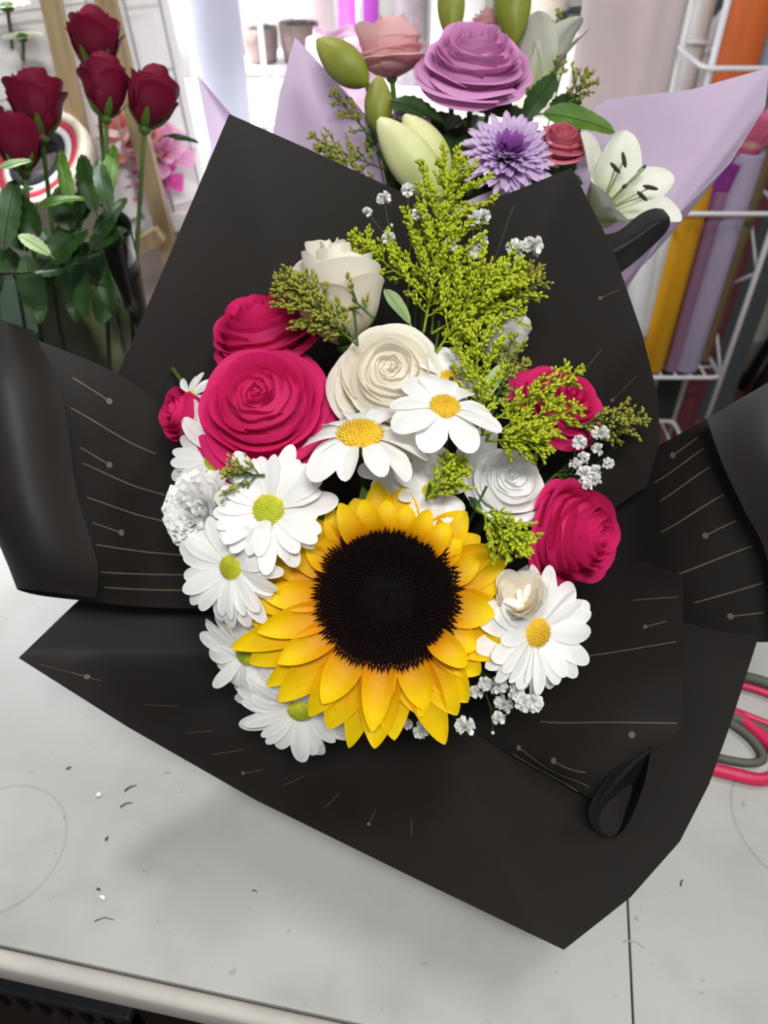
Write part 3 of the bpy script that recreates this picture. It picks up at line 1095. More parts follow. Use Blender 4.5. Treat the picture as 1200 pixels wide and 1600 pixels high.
PL = [
    ('tallest goldenrod plume, lime yellow, rising above the black paper edge', (668, 420, .45), (722, 256, .468), 72, 26, M_gr),
    ('goldenrod plume leaning left above the white side-view rose', (640, 440, .448), (552, 372, .455), 46, 16, M_gr),
    ('bushy goldenrod plume in the centre, left of the baby’s breath', (665, 500, .44), (690, 340, .452), 74, 24, M_gr),
    ('goldenrod plume spreading right under the baby’s breath', (690, 510, .44), (815, 418, .452), 70, 26, M_gr),
    ('broad goldenrod plume right of the white rose top', (690, 540, .428), (768, 432, .44), 76, 26, M_gr),
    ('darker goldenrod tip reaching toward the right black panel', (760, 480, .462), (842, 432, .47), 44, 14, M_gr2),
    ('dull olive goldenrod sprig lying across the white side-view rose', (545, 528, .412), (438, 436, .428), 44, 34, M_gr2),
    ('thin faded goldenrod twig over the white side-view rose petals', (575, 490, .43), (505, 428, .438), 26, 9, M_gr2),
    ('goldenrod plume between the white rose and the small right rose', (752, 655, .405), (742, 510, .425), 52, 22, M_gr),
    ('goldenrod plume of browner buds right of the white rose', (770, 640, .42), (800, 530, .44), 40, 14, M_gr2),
    ('goldenrod sprig pointing up right across the shadowed pink rose', (775, 655, .415), (905, 578, .435), 38, 16, M_gr),
    ('goldenrod sprig pointing right below the shadowed pink rose', (770, 675, .41), (905, 640, .43), 40, 18, M_gr),
    ('bright goldenrod tuft over the white curled-petal rose', (770, 690, .402), (852, 700, .41), 36, 14, M_gr),
    ('small goldenrod tuft above the sunflower, under the yellow-eyed daisy', (672, 775, .40), (718, 728, .402), 38, 16, M_gr),
    ('lime goldenrod tuft touching the sunflower’s upper right petals', (752, 800, .39), (818, 858, .388), 42, 18, M_gr),
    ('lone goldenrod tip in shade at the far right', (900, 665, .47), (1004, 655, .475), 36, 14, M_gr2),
]
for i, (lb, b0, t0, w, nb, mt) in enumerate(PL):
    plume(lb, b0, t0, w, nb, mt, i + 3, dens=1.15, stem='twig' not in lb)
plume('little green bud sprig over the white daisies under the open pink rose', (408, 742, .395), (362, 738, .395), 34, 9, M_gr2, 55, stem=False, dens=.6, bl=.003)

# goldenrod side leaves
def leaf_geo(L, W, bend=0.4, serr=0.0, nt=14, fold=.25):
    def fn(u, v):
        s = v * 2 - 1
        w = W * 1.75 * (u + .02) ** .65 * max(0, 1 - u) ** .65
        w *= 1 + serr * ((u * nt * .5) % 1.0 - .5) * (1 if abs(s) > .9 else 0)
        a = -bend * u
        return Vector((L * u * math.cos(a * .6), s * w, L * u * math.sin(a * .6) + fold * abs(s) * w + .03 * L * math.sin(u * 7) * s)), u
    return grid(nt, 6, fn)


def leaf(label, base, tip, wpx, mat, roll=0.0, serr=.0, bend=.4, name='leaf', nrm=None, cat='leaf'):
    p0, p1 = P(*base), P(*tip)
    x = (p1 - p0).normalized()
    n = nrm or CV(0, .3, 1)
    z = (n - x * n.dot(x)).normalized()
    y = z.cross(x)
    M = Matrix((x, y, z)).transposed().to_4x4()
    M.translation = p0
    M = M @ Matrix.Rotation(roll, 4, 'X')
    root = thing(name, label, cat, M)
    L = (p1 - p0).length
    v, f, t = leaf_geo(L, px(wpx, base[2]), bend, serr)
    put('blade', mesh('blade', v, f, mat, True, t), root)
    pts = [Vector((L * u * math.cos(bend * u * .6), 0, -L * u * math.sin(bend * u * .6) + .0003)) for u in [i / 8 for i in range(9)]]
    v, f = tube([Vector((-L * .15, 0, -.002))] + pts, .0007, 5, .0003)
    put('midrib', mesh('midrib', v, f, mat), root)
    return root


leaf('pale green pointed leaf among goldenrod right of the white rose', (752, 625, .412), (790, 562, .418), 16, M_leafp, .2)
leaf('dark leaf in the shade behind the right baby’s breath', (880, 690, .485), (960, 660, .49), 22, M_leaf)
leaf('grey-green leaf in the gap under the tallest goldenrod', (640, 505, .455), (600, 440, .46), 15, M_leafp)
leaf('small dark green leaf above the lime goldenrod tuft', (735, 778, .405), (752, 800, .40), 10, M_leaf)

# ------------------------------------------------------------------ baby's breath
bb = B()
rn = random.Random(5)
for k in range(34):
    dr = Vector((rn.gauss(0, 1), rn.gauss(0, 1), rn.gauss(.5, .8))).normalized()
    v, f, t = petal_geo(1.0, .34, R_(5), R_(-25), .3, 'spoon', 3, 3)
    M = frame(Vector((0, 0, 0)), dr, rn.uniform(0, 6)) @ Matrix.Rotation(-.9, 4, 'Y')
    bb.add([M @ Vector(p) for p in v], f)
ME_blossom = bb.me('blossom', M_breath)
v, f = ellipsoid((0, 0, 0), Vector((.6, 0, 0)), Vector((0, .6, 0)), Vector((0, 0, .75)), 8, 6)
ME_bbud = mesh('blossom_bud', v, f, M_breath)


def breath(label, node, blooms, tgt=None):
    p0 = P(*node)
    root = thing('babys_breath', label, 'filler flower', Matrix.Translation(p0))
    st = B()
    for (x, y, d, r) in blooms:
        p = P(x, y, d) - p0
        bud = r < 6
        m = p * .5 + Vector((random.uniform(-.004, .004), random.uniform(-.004, .004), -.004))
        v, f = tube(smoothpts([Vector((0, 0, 0)), m, p], 6), .00028, 4, .00022)
        st.add(v, f)
        s = px(r * (1.0 if bud else 1.3), d)
        put('bud' if bud else 'blossom', ME_bbud if bud else ME_blossom, root,
            Matrix.Translation(p) @ Matrix.Rotation(random.uniform(0, 6), 4, 'Z') @ Matrix.Rotation(random.uniform(-.6, .6), 4, 'X') @ Matrix.Diagonal((s, s, s, 1)))
    v, f = tube(smoothpts([Vector((0, 0, 0)), (G - p0) * .5 + Vector((0, .01, 0)), G - p0], 6), .0006, 5)
    st.add(v, f)
    put('stalks', st.me('stalks', M_stem), root)


breath('baby’s breath blossoms at the upper left of the tallest goldenrod', (640, 420, .455), [(574, 332, .452, 7), (600, 311, .452, 10), (637, 297, .455, 9), (607, 372, .448, 9), (655, 335, .445, 10),
                                                                                              (612, 352, .452, 4)])
breath('baby’s breath blossoms along the right of the tallest goldenrod', (720, 440, .455), [(741, 342, .455, 11), (755, 338, .457, 10), (705, 381, .445, 10), (750, 378, .452, 11), (738, 394, .45, 10), (745, 390, .455, 9)])
breath('two fluffy baby’s breath blossoms out on the right black panel', (740, 450, .46), [(806, 390, .46, 14), (832, 386, .46, 15), (788, 419, .455, 10)])
breath('greyish baby’s breath cluster in shade beside the right pink roses', (870, 740, .47), [(938, 678, .462, 12), (905, 691, .458, 10), (912, 716, .46, 9), (934, 702, .468, 9), (950, 724, .455, 8), (914, 742, .458, 12),
                                                                                        (931, 736, .46, 9), (928, 751, .456, 10), (898, 726, .462, 9), (918, 760, .452, 7)])
breath('baby’s breath cluster below the right daisy and sunflower', (745, 1040, .45), [(758, 1068, .428, 10), (779, 1072, .426, 13), (744, 1082, .435, 10), (818, 1099, .422, 12), (834, 1098, .422, 13),
                                                                                 (786, 1101, .44, 13), (780, 1122, .432, 10), (770, 1145, .435, 5), (782, 1044, .43, 10), (806, 1080, .425, 12)])
breath('two low baby’s breath blossoms under the sunflower’s bottom petals', (690, 1080, .46), [(657, 1140, .445, 12), (727, 1135, .436, 14), (637, 1132, .455, 7)])

# ------------------------------------------------------------------ glass vase of red roses
VC = P(62, 372, .74)
VC.z = TOP
VR, VH = 0.088, 0.255
vM = Matrix.Translation(VC + Vector((0, 0, .0005)))
vase = thing('glass_vase', 'clear glass cylinder vase on the table holding dark red roses', 'vase', vM)
pr = [(0.0, 0.0), (VR * .86, 0.0), (VR * .9, .004), (VR * .93, .1), (VR, VH - .002), (VR - .0012, VH), (VR - .0028, VH - .002), (VR * .9, .1), (VR * .86, .012), (0.0, .010)]
v, f = lathe(pr, 56)
put('glass_body', mesh('glass_body', v, f, M_glass), vase)
v, f = lathe([(0.0, .0115), (VR * .855, .013), (VR * .888, .1), (VR * .94, .19), (VR * .94, .195), (0.0, .195)], 40)
put('water', mesh('water', v, f, mk('vase_water', (134, 142, 130), 0.05, transm=1.0, ior=1.1, var=.02)), vase)

VB = VC + Vector((0, 0, .02))


def red_rose(label, pxy, n, rpx, spin, foot, squash=1.15):
    d = pxy[2]
    M = P(pxy[0], pxy[1], d)
    r = rose('rose', label, M, CV(*n), px(rpx, d), ROSE_BUD, M_red, 'bud', spin, stem=VB + Vector((foot[0], foot[1], 0)), squash=squash,
             outer=((.4, .60, 1.12, .14, .08), (2.5, .60, 1.08, .14, .08), (4.4, .60, 1.1, .16, .1)))
    return r


red_rose('dark red rose topmost in the glass vase', (150, 112, .73), (.05, .97, .2), 62, .3, (.03, .02), .95)
red_rose('dark red rose just below the topmost one in the vase', (166, 186, .70), (.02, .98, .15), 56, 1.2, (.01, .0), 1.1)
red_rose('dark red rose leaning right at the vase’s right side', (226, 202, .705), (.28, .94, .15), 62, .9, (.04, -.01), 1.0)
red_rose('dark red rose in the middle left of the vase', (66, 216, .69), (-.08, .97, .2), 64, 2.2, (-.03, .0), 1.0)
red_rose('dark red rose lowest at the left edge of the vase', (38, 270, .665), (-.12, .95, .3), 58, 2.9, (-.05, -.02), 1.0)
red_rose('dark red rose cut by the left border of the picture', (-22, 240, .70), (-.2, .95, .2), 60, 2.0, (-.06, .0), 1.0)

# leaves of the red roses: (base, tip, half width px, material)
LV = [
    ('broad dark green leaf at the right inside the vase mouth', (150, 330, .70), (118, 232, .70), 26, M_leaf),
    ('long green leaf standing under the lower red rose', (165, 320, .70), (178, 212, .71), 18, M_leaf2),
    ('mid green leaf right of the central rose stem', (172, 330, .69), (148, 240, .69), 20, M_leaf),
    ('tall grey-green leaf beneath the middle left red rose', (112, 320, .68), (88, 225, .68), 17, M_leaf2),
    ('bright green leaf lying level over the vase mouth', (60, 322, .66), (128, 300, .66), 16, M_leaf2),
    ('pale leaf hooked over the vase rim', (78, 398, .655), (28, 362, .645), 17, M_leafp),
    ('pale pointed leaf over the lowest red rose', (0, 262, .64), (46, 246, .64), 10, M_leafp),
    ('large dark leaf at the left border above the vase', (5, 390, .66), (18, 270, .66), 30, M_leaf),
    ('deep green leaf left inside the vase mouth', (60, 372, .68), (20, 300, .67), 30, M_leaf),
    ('deep green leaf in the centre of the vase mouth', (110, 360, .70), (90, 285, .69), 32, M_leaf),
    ('dark leaf pressed to the right inside of the vase', (150, 380, .72), (190, 300, .72), 24, M_leaf),
    ('dark leaf low inside the vase behind the rim', (60, 420, .70), (130, 350, .70), 34, M_leaf),
    ('dark drooping leaf inside the glass on the left', (40, 400, .70), (60, 500, .69), 30, M_leaf),
    ('brownish leaf submerged in the vase centre', (120, 400, .71), (110, 500, .70), 24, M_leaf),
    ('dark leaf inside the glass at the right', (160, 390, .71), (165, 490, .71), 18, M_leaf),
    ('small dark leaf tip sticking out right of the right red rose', (262, 212, .70), (312, 218, .70), 7, M_leaf),
]
for lb, a, b_, w, mt in LV:
    leaf(lb, a, b_, w, mt, random.uniform(-.3, .3), .25, .3, name='rose_leaf')

for k in range(26):
    x, y = random.uniform(-10, 170), random.uniform(330, 470)
    a = random.uniform(0, 6.3)
    dd_ = random.uniform(.70, .77)
    lf = leaf('dark rose leaf crowded inside the glass vase', (x, y, dd_), (x + 70 * math.cos(a), y + 70 * math.sin(a), dd_ + random.uniform(-.02, .02)), 26, M_leaf, random.uniform(-.5, .5), .2, name='rose_leaf')
    lf['group'] = 'leaves crowded in the vase'

# ------------------------------------------------------------------ lilac bouquet behind
G2 = Vector((0.075, 0.615, TOP + 0.10))
GB2 = Vector((0.075, 0.615, TOP + 0.003))
AX2 = Vector((0, 0, 1))
lw = thing('bouquet_wrap', 'translucent lilac wrapping film flared around the mauve rose bouquet', 'wrapping paper', Matrix.Translation(GB2))


def lil(rim, bulge=.015):
    sh = polar([P(*q) for q in rim], G2, 0.02, bulge=bulge, axis=AX2)
    for r in sh.r:
        for i in range(len(r)):
            r[i] = r[i] - GB2
    build_sheet(sh, 'film_panel', M_lilac, lw, 1, 10)
    return sh


lil(((380, 420, .60), (425, 215, .60), (438, 140, .605), (461, 58, .61), (505, 105, .62), (550, 155, .63), (620, 235, .64)))
lil(((900, 190, .64), (950, 155, .625), (1080, 140, .595), (1201, 106, .575), (1196, 165, .578), (1140, 255, .585), (1058, 335, .592), (1000, 420, .60), (960, 480, .605)))
lil(((540, 520, .60), (620, 420, .585), (720, 318, .572), (800, 285, .57), (880, 300, .575), (960, 400, .585)), .004)
lil(((300, 330, .66), (330, 232, .66), (308, 117, .665), (362, 178, .665), (470, 290, .67)), 0)
pr = [(0.03, 0.13), (0.024, 0.10), (0.028, .06), (0.04, 0.0), (0.03, 0.0)]
v, f = lathe(pr, 28)
put('tied_neck', mesh('tied_neck', v, f, M_lilac), lw)


def b2():
    return GB2 + Vector((random.uniform(-.015, .015), random.uniform(-.015, .015), .004))


rose('rose', 'big open mauve rose at the centre of the lilac bouquet', P(736, 140, .595), CV(.02, .55, .83), px(94, .56), ROSE_OPEN, M_mauve, 'open', 1.1, stem=b2(),
     outer=((-1.2, .85, .55, .1, .05), (-2.2, .85, .55, .1, .05), (3.2, 1.0, .5, .2, .1)))
rose('rose', 'pale pink rose seen from the side, upper left of the lilac bouquet', P(612, 122, .615), CV(-.1, .9, .42), px(58, .60), ROSE_SWIRL, M_pale, 'swirl', .5, stem=b2(),
     outer=((-.2, .8, .9, .1, .02), (3.2, .8, .9, .1, .02), (4.6, .8, .8, .06, .02)), squash=1.5)
rose('rose', 'small pink rose behind the mauve rose', P(772, 70, .64), CV(.1, .9, .4), px(52, .62), ROSE_SWIRL, M_pale, 'swirl', .5, stem=b2())
rose('rose', 'small dusty rose beside the lilac chrysanthemum', P(872, 246, .575), CV(.05, .6, .8), px(42, .56), ROSE_SWIRL, M_dust, 'swirl', 1.5, stem=b2(), squash=1.2)

# chrysanthemum
cM = frame(P(793, 254, .572), CV(.02, .34, .94))
mum = thing('chrysanthemum', 'shaggy lilac chrysanthemum with purple centre at the black paper’s edge', 'flower', cM)
R = px(84, .57)
mes = []
for q in range(4):
    v, f, t = petal_geo(1, .078 + .01 * q, R_(10), R_(-10 + 9 * q), .6, 'daisy', 6, 4)
    mes.append(mesh('petal', v, f, M_mum, True, t))
mes2 = []
M_mumc = mk('purple_mum_heart', (112, 36, 132), 0.6, (176, 110, 196), var=.06, transl=.25)
for me_ in mes:
    m2 = me_.copy()
    m2.materials[0] = M_mumc
    mes2.append(m2)
for k in range(230):
    u = k / 230
    L = R * (1.0 - .58 * u)
    put('petal', (mes if u < .72 else mes2)[k % 4], mum, rot(k * ga, R_(2 + 62 * u ** 1.2) + random.uniform(-.08, .08), (0, 0, .004 * u), (L, L * (1 + .35 * u), L)))
stem_to(mum, b2(), .002, start=(0, 0, -.003))


# lilies
def lily_bud(label, base, tip, rpx, mat, stem=True):
    p0, p1 = P(*base), P(*tip)
    L = (p1 - p0).length
    r = px(rpx, base[2])
    root = thing('lily_bud', label, 'flower bud', frame(p0, p1 - p0))
    for k in range(3):
        def fn(u, v, k=k):
            s = v * 2 - 1
            a = 2 * PI * k / 3 + s * PI / 3 * 1.04
            rr = r * (math.sin(PI * (.012 + u * .97)) ** .62) * (1 - .10 * math.cos(s * PI * .5) ** 6 + .05 * (1 - abs(s)))
            rr *= (1 - .25 * u)
            return Vector((rr * math.cos(a), rr * math.sin(a), L * u)), u
        v, f, t = grid(14, 8, fn)
        put('sepal', mesh('sepal', v, f, mat, True, t), root)
    if stem:
        stem_to(root, b2(), .0022)
    return root


lily_bud('olive lily bud tilted up left over the lilac film', (574, 132, .585), (496, 62, .585), 32, M_lbud)
lily_bud('large pale lily bud in front, beside the goldenrod tip', (690, 310, .572), (592, 186, .56), 40, M_lbudp)
lily_bud('pale lily bud half behind the large one', (700, 280, .582), (632, 180, .575), 34, M_lbudp)
lily_bud('green lily bud standing below the pale pink rose', (592, 205, .59), (592, 120, .59), 26, M_lbud)
lily_bud('olive lily bud hanging in at the top beside the mauve rose', (706, 60, .60), (704, -60, .60), 25, M_lbud)
lily_bud('wide olive lily bud at the top right of the mauve rose', (803, 70, .605), (798, -90, .60), 34, M_lbud)


def lily(label, p, n, R, spin, stem, a0=48, a1=-25):
    root = thing('lily', label, 'flower', frame(p, n, spin))
    for k in range(6):
        v, f, t = petal_geo(R * 1.15, R * (.42 if k % 2 else .34), R_(a0 + (6 if k % 2 else 0)), R_(a1), .25, 'lily', 12, 8, groove=.08, wave=.06, seed=k)
        put('petal', mesh('petal', v, f, M_lily, True, t), root, rot(2 * PI * k / 6, 0, (.004 * math.cos(2 * PI * k / 6), .004 * math.sin(2 * PI * k / 6), 0)))
    for k in range(6):
        a = 2 * PI * k / 6 + .4
        e = Vector((math.cos(a) * R * .28, math.sin(a) * R * .28, R * .8))
        v, f = tube(smoothpts([Vector((0, 0, 0)), e * .5 - Vector((0, 0, -.004)), e], 6), .0007, 5)
        fl = put('filament', mesh('filament', v, f, M_leafp), root)
        dr = (Vector((math.cos(a), math.sin(a), .3))).normalized()
        o = dr.orthogonal().normalized()
        v, f = ellipsoid(e, o * .0016, dr.cross(o) * .0016, dr * .0062, 6, 6)
        put('anther', mesh('anther', v, f, M_anth), fl)
    v, f = tube(smoothpts([Vector((0, 0, 0)), Vector((0, 0, R * .5)), Vector((.002, 0, R * .95))], 5), .0012, 6)
    put('pistil', mesh('pistil', v, f, M_leafp), root)
    stem_to(root, stem, .0024)


lily('open white lily with dark anthers at the right of the lilac bouquet', P(925, 345, .60), CV(.42, .36, .83), px(118, .59), .5, b2(), 66, 22)
lily('greenish white lily behind the mauve rose', P(835, 150, .64), CV(.1, .9, .35), px(105, .63), .2, b2(), 74, 40)

leaf('dark serrated leaf under the pale pink rose', (690, 190, .575), (612, 140, .57), 26, M_leaf, .1, .3)
leaf('dark leaf right of the mauve rose', (815, 190, .585), (882, 92, .60), 26, M_leaf, .2, .2)
leaf('bright green leaf pointing right above the white lily', (850, 178, .59), (970, 188, .585), 30, M_leaf2, .1, .1)
leaf('shadowed leaf below the bright green one', (860, 200, .60), (935, 232, .595), 26, M_leaf, .1)
leaf('dark leaf below the mauve rose', (690, 270, .60), (720, 190, .595), 34, M_leaf, 0, .2)
leaf('dark leaf left below the mauve rose', (650, 250, .61), (655, 170, .605), 34, M_leaf, 0, .2)
leaf('deep shaded leaf between the mauve rose and the chrysanthemum', (720, 250, .605), (790, 190, .605), 26, M_leaf, 0, .2)
plume('faded goldenrod sprig on the lilac film, upper one', (575, 215, .60), (522, 150, .60), 24, 10, M_gr2, 70, target=b2(), dens=.7)
plume('faded goldenrod sprig on the lilac film, lower one', (590, 260, .59), (488, 214, .59), 30, 14, M_gr2, 71, target=b2(), dens=.7)
plume('goldenrod sprig along the black paper edge in front of the lilac film', (590, 285, .58), (500, 235, .585), 34, 14, M_gr2, 72, target=b2(), dens=.8)
plume('thin goldenrod sprig in front of the blush paper', (870, 130, .62), (872, 22, .63), 26, 14, M_gr2, 73, target=b2(), dens=.8)
plume('short goldenrod sprig above the bright green leaf', (890, 160, .61), (915, 118, .61), 26, 10, M_gr2, 74, target=b2(), dens=.8)
for k in range(40):
    x, y = random.uniform(600, 880), random.uniform(175, 330)
    a = random.uniform(0, 6.3)
    lf = leaf('dark green filler leaf in the shade of the lilac bouquet', (x, y, random.uniform(.605, .65)), (x + 80 * math.cos(a), y + 62 * math.sin(a), random.uniform(.61, .65)), 34, M_leaf, random.uniform(-.4, .4), .2)
    lf['group'] = 'filler leaves of the lilac bouquet'
carnation_m = mk('lilac_grey_petal', (178, 158, 176), 0.6, var=.06, transl=.2)
root = thing('statice', 'greyish lilac statice bloom between the pale lily buds and the mauve rose', 'flower', frame(P(640, 200, .597), CV(-.1, .5, .85)))
mes = []
for q in range(3):
    v, f, t = petal_geo(px(34, .59), px(12, .59), R_(0), R_(10), .15, 'fan', 6, 7, wave=.2, seed=q * 2.1)
    mes.append(mesh('petal', v, f, carnation_m, True, t))
for k in range(18):
    put('petal', mes[k % 3], root, rot(k * ga, R_(5 + 70 * k / 18)))
stem_to(root, b2(), .0015)

# ------------------------------------------------------------------ scissors on the table
sc = thing('scissors', 'scissors with red and grey loop handles lying on the table at right', 'scissors', Matrix.Translation(PZ(1190, 1140, TOP)))


def tz(x, y, h=.006):
    return PZ(x, y, TOP + h) - PZ(1190, 1140, TOP)


def loop(pts, r, mat, name, parent):
    p = [Vector(q) for q in pts]
    n = len(p)
    out = []
    for i in range(n):
        for k in range(5):
            u = k / 5
            a, b_, c, d = p[(i - 1) % n], p[i], p[(i + 1) % n], p[(i + 2) % n]
            out.append(.5 * ((2 * b_) + (c - a) * u + (2 * a - 5 * b_ + 4 * c - d) * u * u + (3 * b_ - a - 3 * c + d) * u ** 3))
    v, f = tube(out + [out[0], out[1]], r, 8, cap=False)
    return put(name, mesh(name, v, f, mat), parent)


lp = loop([tz(1036, 1112), tz(1030, 1150), tz(1075, 1188), tz(1140, 1208), tz(1195, 1218), tz(1222, 1196), tz(1190, 1150), tz(1120, 1098), tz(1065, 1088)], .0052, M_sred, 'handle_loop', sc)
loop([tz(1049, 1118), tz(1046, 1146), tz(1085, 1172), tz(1140, 1188), tz(1180, 1192), tz(1192, 1180), tz(1168, 1148), tz(1112, 1112), tz(1070, 1102)], .0034, M_brass, 'inner_grip', lp)
lp = loop([tz(1085, 1090), tz(1100, 1062), tz(1150, 1056), tz(1215, 1074), tz(1262, 1112), tz(1262, 1150), tz(1215, 1150), tz(1150, 1122), tz(1105, 1108)], .0048, M_brass, 'handle_loop', sc)
loop([tz(1098, 1090), tz(1112, 1074), tz(1150, 1070), tz(1205, 1086), tz(1244, 1116), tz(1244, 1136), tz(1210, 1134), tz(1152, 1112), tz(1115, 1102)], .003, M_sred, 'inner_grip', lp)
for (q0, q1, q2) in (((1225, 1195), (1330, 1260), (1500, 1300)), ((1262, 1140), (1340, 1215), (1480, 1330))):
    a, b_, c = tz(*q0, .004), tz(*q1, .004), tz(*q2, .004)
    v, f = [], []
    pts = smoothpts([a, b_, c], 8)
    for i, p in enumerate(pts):
        d = (pts[min(i + 1, 8)] - pts[max(i - 1, 0)]).normalized()
        s = Vector((-d.y, d.x, 0)) * (.006 * (1 - i / 8.5))
        for z in (-.0015, .0015):
            v += [p - s + Vector((0, 0, z)), p + s + Vector((0, 0, z))]
    for i in range(8):
        k = i * 4
        f += [(k, k + 1, k + 5, k + 4), (k + 2, k + 6, k + 7, k + 3), (k, k + 4, k + 6, k + 2), (k + 1, k + 3, k + 7, k + 5)]
    f += [(0, 2, 3, 1), (32, 33, 35, 34)]
    put('blade', mesh('blade', v, f, M_steel, False), sc)

# ------------------------------------------------------------------ scraps on the table
M_scrap = mk('dry_stem', (74, 70, 58), 0.8, var=.2)
SCR = [((195, 1237), (214, 1228), 'dark stem clipping left of the front paper edge', M_scrap, .0007),
       ((188, 1262), (208, 1255), 'forked dark stem bit under the clipping', M_scrap, .0006),
       ((104, 1203), (112, 1200), 'dark speck of stem near the left paper corner', M_scrap, .0008),
       ((166, 1314), (170, 1308), 'small dark crumb on the left of the table', M_scrap, .0009),
       ((148, 1440), (178, 1438), 'thin dry stem fibre near the table front', M_scrap, .0004),
       ((152, 1390), (157, 1392), 'brown crumb next to the lower white bit', M_scrap, .0009),
       ((1064, 1385), (1067, 1375), 'tiny dark clipping right of the seam', M_scrap, .0006),
       ((394, 1392), (402, 1395), 'faint dark crumb in the middle of the table front', M_scrap, .0005),
       ((974, 1472), (1008, 1482), 'pale curly fibre lying on the table seam', mk('pale_fibre', (176, 174, 166), .8), .0006)]
for (a, b_, lb, mt, r) in SCR:
    pa, pb = PZ(a[0], a[1], TOP), PZ(b_[0], b_[1], TOP)
    d = pb - pa
    pts = smoothpts([Vector((0, 0, r)), d * .5 + Vector((-d.y, d.x, 0)) * .15 + Vector((0, 0, r)), d + Vector((0, 0, r))], 6)
    v, f = tube(pts, r, 6, r * .5)
    tag(put('stem_clipping', mesh('stem_clipping', v, f, mt), None, Matrix.Translation(pa + Vector((0, 0, .0002)))), lb, 'clipping', 'scraps on the table')
for (x, y, lb) in ((155, 1243, 'upper white crumb on the left of the table'), (161, 1402, 'lower white crumb on the left of the table')):
    g = B()
    for k in range(5):
        v, f = ellipsoid((random.uniform(-.0012, .0012), random.uniform(-.0012, .0012), .0012), Vector((.0015, 0, 0)), Vector((0, .0012, 0)), Vector((0, 0, .0011)), 6, 5)
        g.add(v, f)
    tag(put('foam_crumb', g.me('foam_crumb', M_wpaper), None, Matrix.Translation(PZ(x, y, TOP + .0002))), lb, 'crumb', 'scraps on the table')

# ------------------------------------------------------------------ crate under the table
cz = 0.36
c0 = PZ(196, 1583, cz)
crate = thing('plastic_crate', 'black slotted plastic crate on the floor under the table', 'crate', Matrix.Translation((c0.x, c0.y, 0)) @ Matrix.Rotation(TR, 4, 'Z'))
CW, CD = .42, .28
for (x0, x1, y0, y1) in ((-CW, 0, 0, .006), (-CW, 0, CD - .006, CD), (-CW, -CW + .006, 0, CD), (-.006, 0, 0, CD)):
    v, f = box(x0, x1, y0, y1, 0, cz - .10)
    put('side_panel', mesh('side_panel', v, f, M_dark, False), crate)
v, f = box(-CW, 0, 0, CD, 0, .006)
put('bottom', mesh('bottom', v, f, M_dark, False), crate)
for (x0, x1, y0, y1) in ((-CW - .006, .006, -.006, .012), (-CW - .006, .006, CD - .012, CD + .006), (-CW - .006, -CW + .012, .0121, CD - .0121), (-.012, .006, .0121, CD - .0121)):
    v, f = box(x0, x1, y0, y1, cz - .014, cz, .003)
    put('rim', mesh('rim', v, f, M_dark, False), crate)
k = -CW + .01
sl = mesh('slat', *box(-.005, .005, 0, .006, cz - .10, cz - .014), M_dark, False)
while k < 0:
    for y in (0, CD - .006):
        put('slat', sl, crate, Matrix.Translation((k, y, 0)))
    k += .026
sl2 = mesh('slat', *box(0, .006, -.005, .005, cz - .10, cz - .014), M_dark, False)
k = .02
while k < CD:
    for x in (-CW, -.006):
        put('slat', sl2, crate, Matrix.Translation((x, k, 0)))
    k += .026

# ------------------------------------------------------------------ back counter and the things on it
CZ = 0.865
counter = thing('back_counter', 'low white counter behind the table at left', 'counter', Matrix.Translation((0, 1.15, 0)))
v, f = box(-1.7, .34, 0, .8, CZ - .03, CZ, .003)
put('countertop', mesh('countertop', v, f, M_wpaper, False), counter)
v, f = box(-1.68, .32, .03, .78, 0.0, CZ - .031)
put('cabinet_body', mesh('cabinet_body', v, f, mk('counter_front', (214, 202, 192), .6, var=.08, scale=6), False), counter)

# wire grid panel with white paper behind it
gM = Matrix.Translation(PZ(318, 322, CZ)) @ Matrix.Rotation(R_(42), 4, 'Z') @ Matrix.Rotation(R_(-7), 4, 'X')
gp = thing('wire_grid_panel', 'white wire grid panel standing on the back counter', 'wire panel', gM)
gw, gh = .40, .62
me_v = mesh('wire', *tube([Vector((0, 0, 0)), Vector((0, 0, gh))], .0016, 6), M_gwire)
me_h = mesh('wire', *tube([Vector((0, 0, 0)), Vector((gw, 0, 0))], .0016, 6), M_gwire)
for i in range(9):
    put('wire', me_v, gp, Matrix.Translation((-gw + i * gw / 8, 0, .004)))
for i in range(8):
    put('wire', me_h, gp, Matrix.Translation((-gw, .003, .01 + i * gh / 7.2)))
wp = thing('paper_stack', 'stack of bright white paper sheets behind the wire grid', 'paper', gM @ Matrix.Translation((0, .03, 0)))
for i in range(4):
    v, f = box(-.42, .03 - .015 * i, .012 * i, .012 * i + .008, .003, .66 - .02 * i, .001)
    put('sheet_bundle', mesh('sheet_bundle', v, f, M_wpaper, False), wp)


def cyl(name, label, cat, p, r, h, mat, tilt=(0, 0), prof=None, n=28, core=None):
    M = Matrix.Translation(p) @ Matrix.Rotation(tilt[0], 4, 'X') @ Matrix.Rotation(tilt[1], 4, 'Y')
    root = thing(name, label, cat, M)
    pr = prof or [(r * .82, .002), (r * .97, 0), (r, .004), (r, h - .004), (r * .97, h), (r * .82, h - .001), (r * .8, h * .9)]
    v, f = lathe(pr, n)
    put('body', mesh('body', v, f, mat), root)
    if core:
        v, f = lathe([(r * .45, -.001), (r * .45, h + .012), (r * .36, h + .012), (r * .36, h - .04)], 20)
        put('core', mesh('core', v, f, core), root)
    return root


cardb = mk('cardboard_core', (176, 150, 120), .8, var=.1)
cyl('film_roll', 'pale blue roll of cellophane film standing beside the wire grid', 'roll', PZ(362, 262, CZ), .042, .50, M_blue, core=cardb)

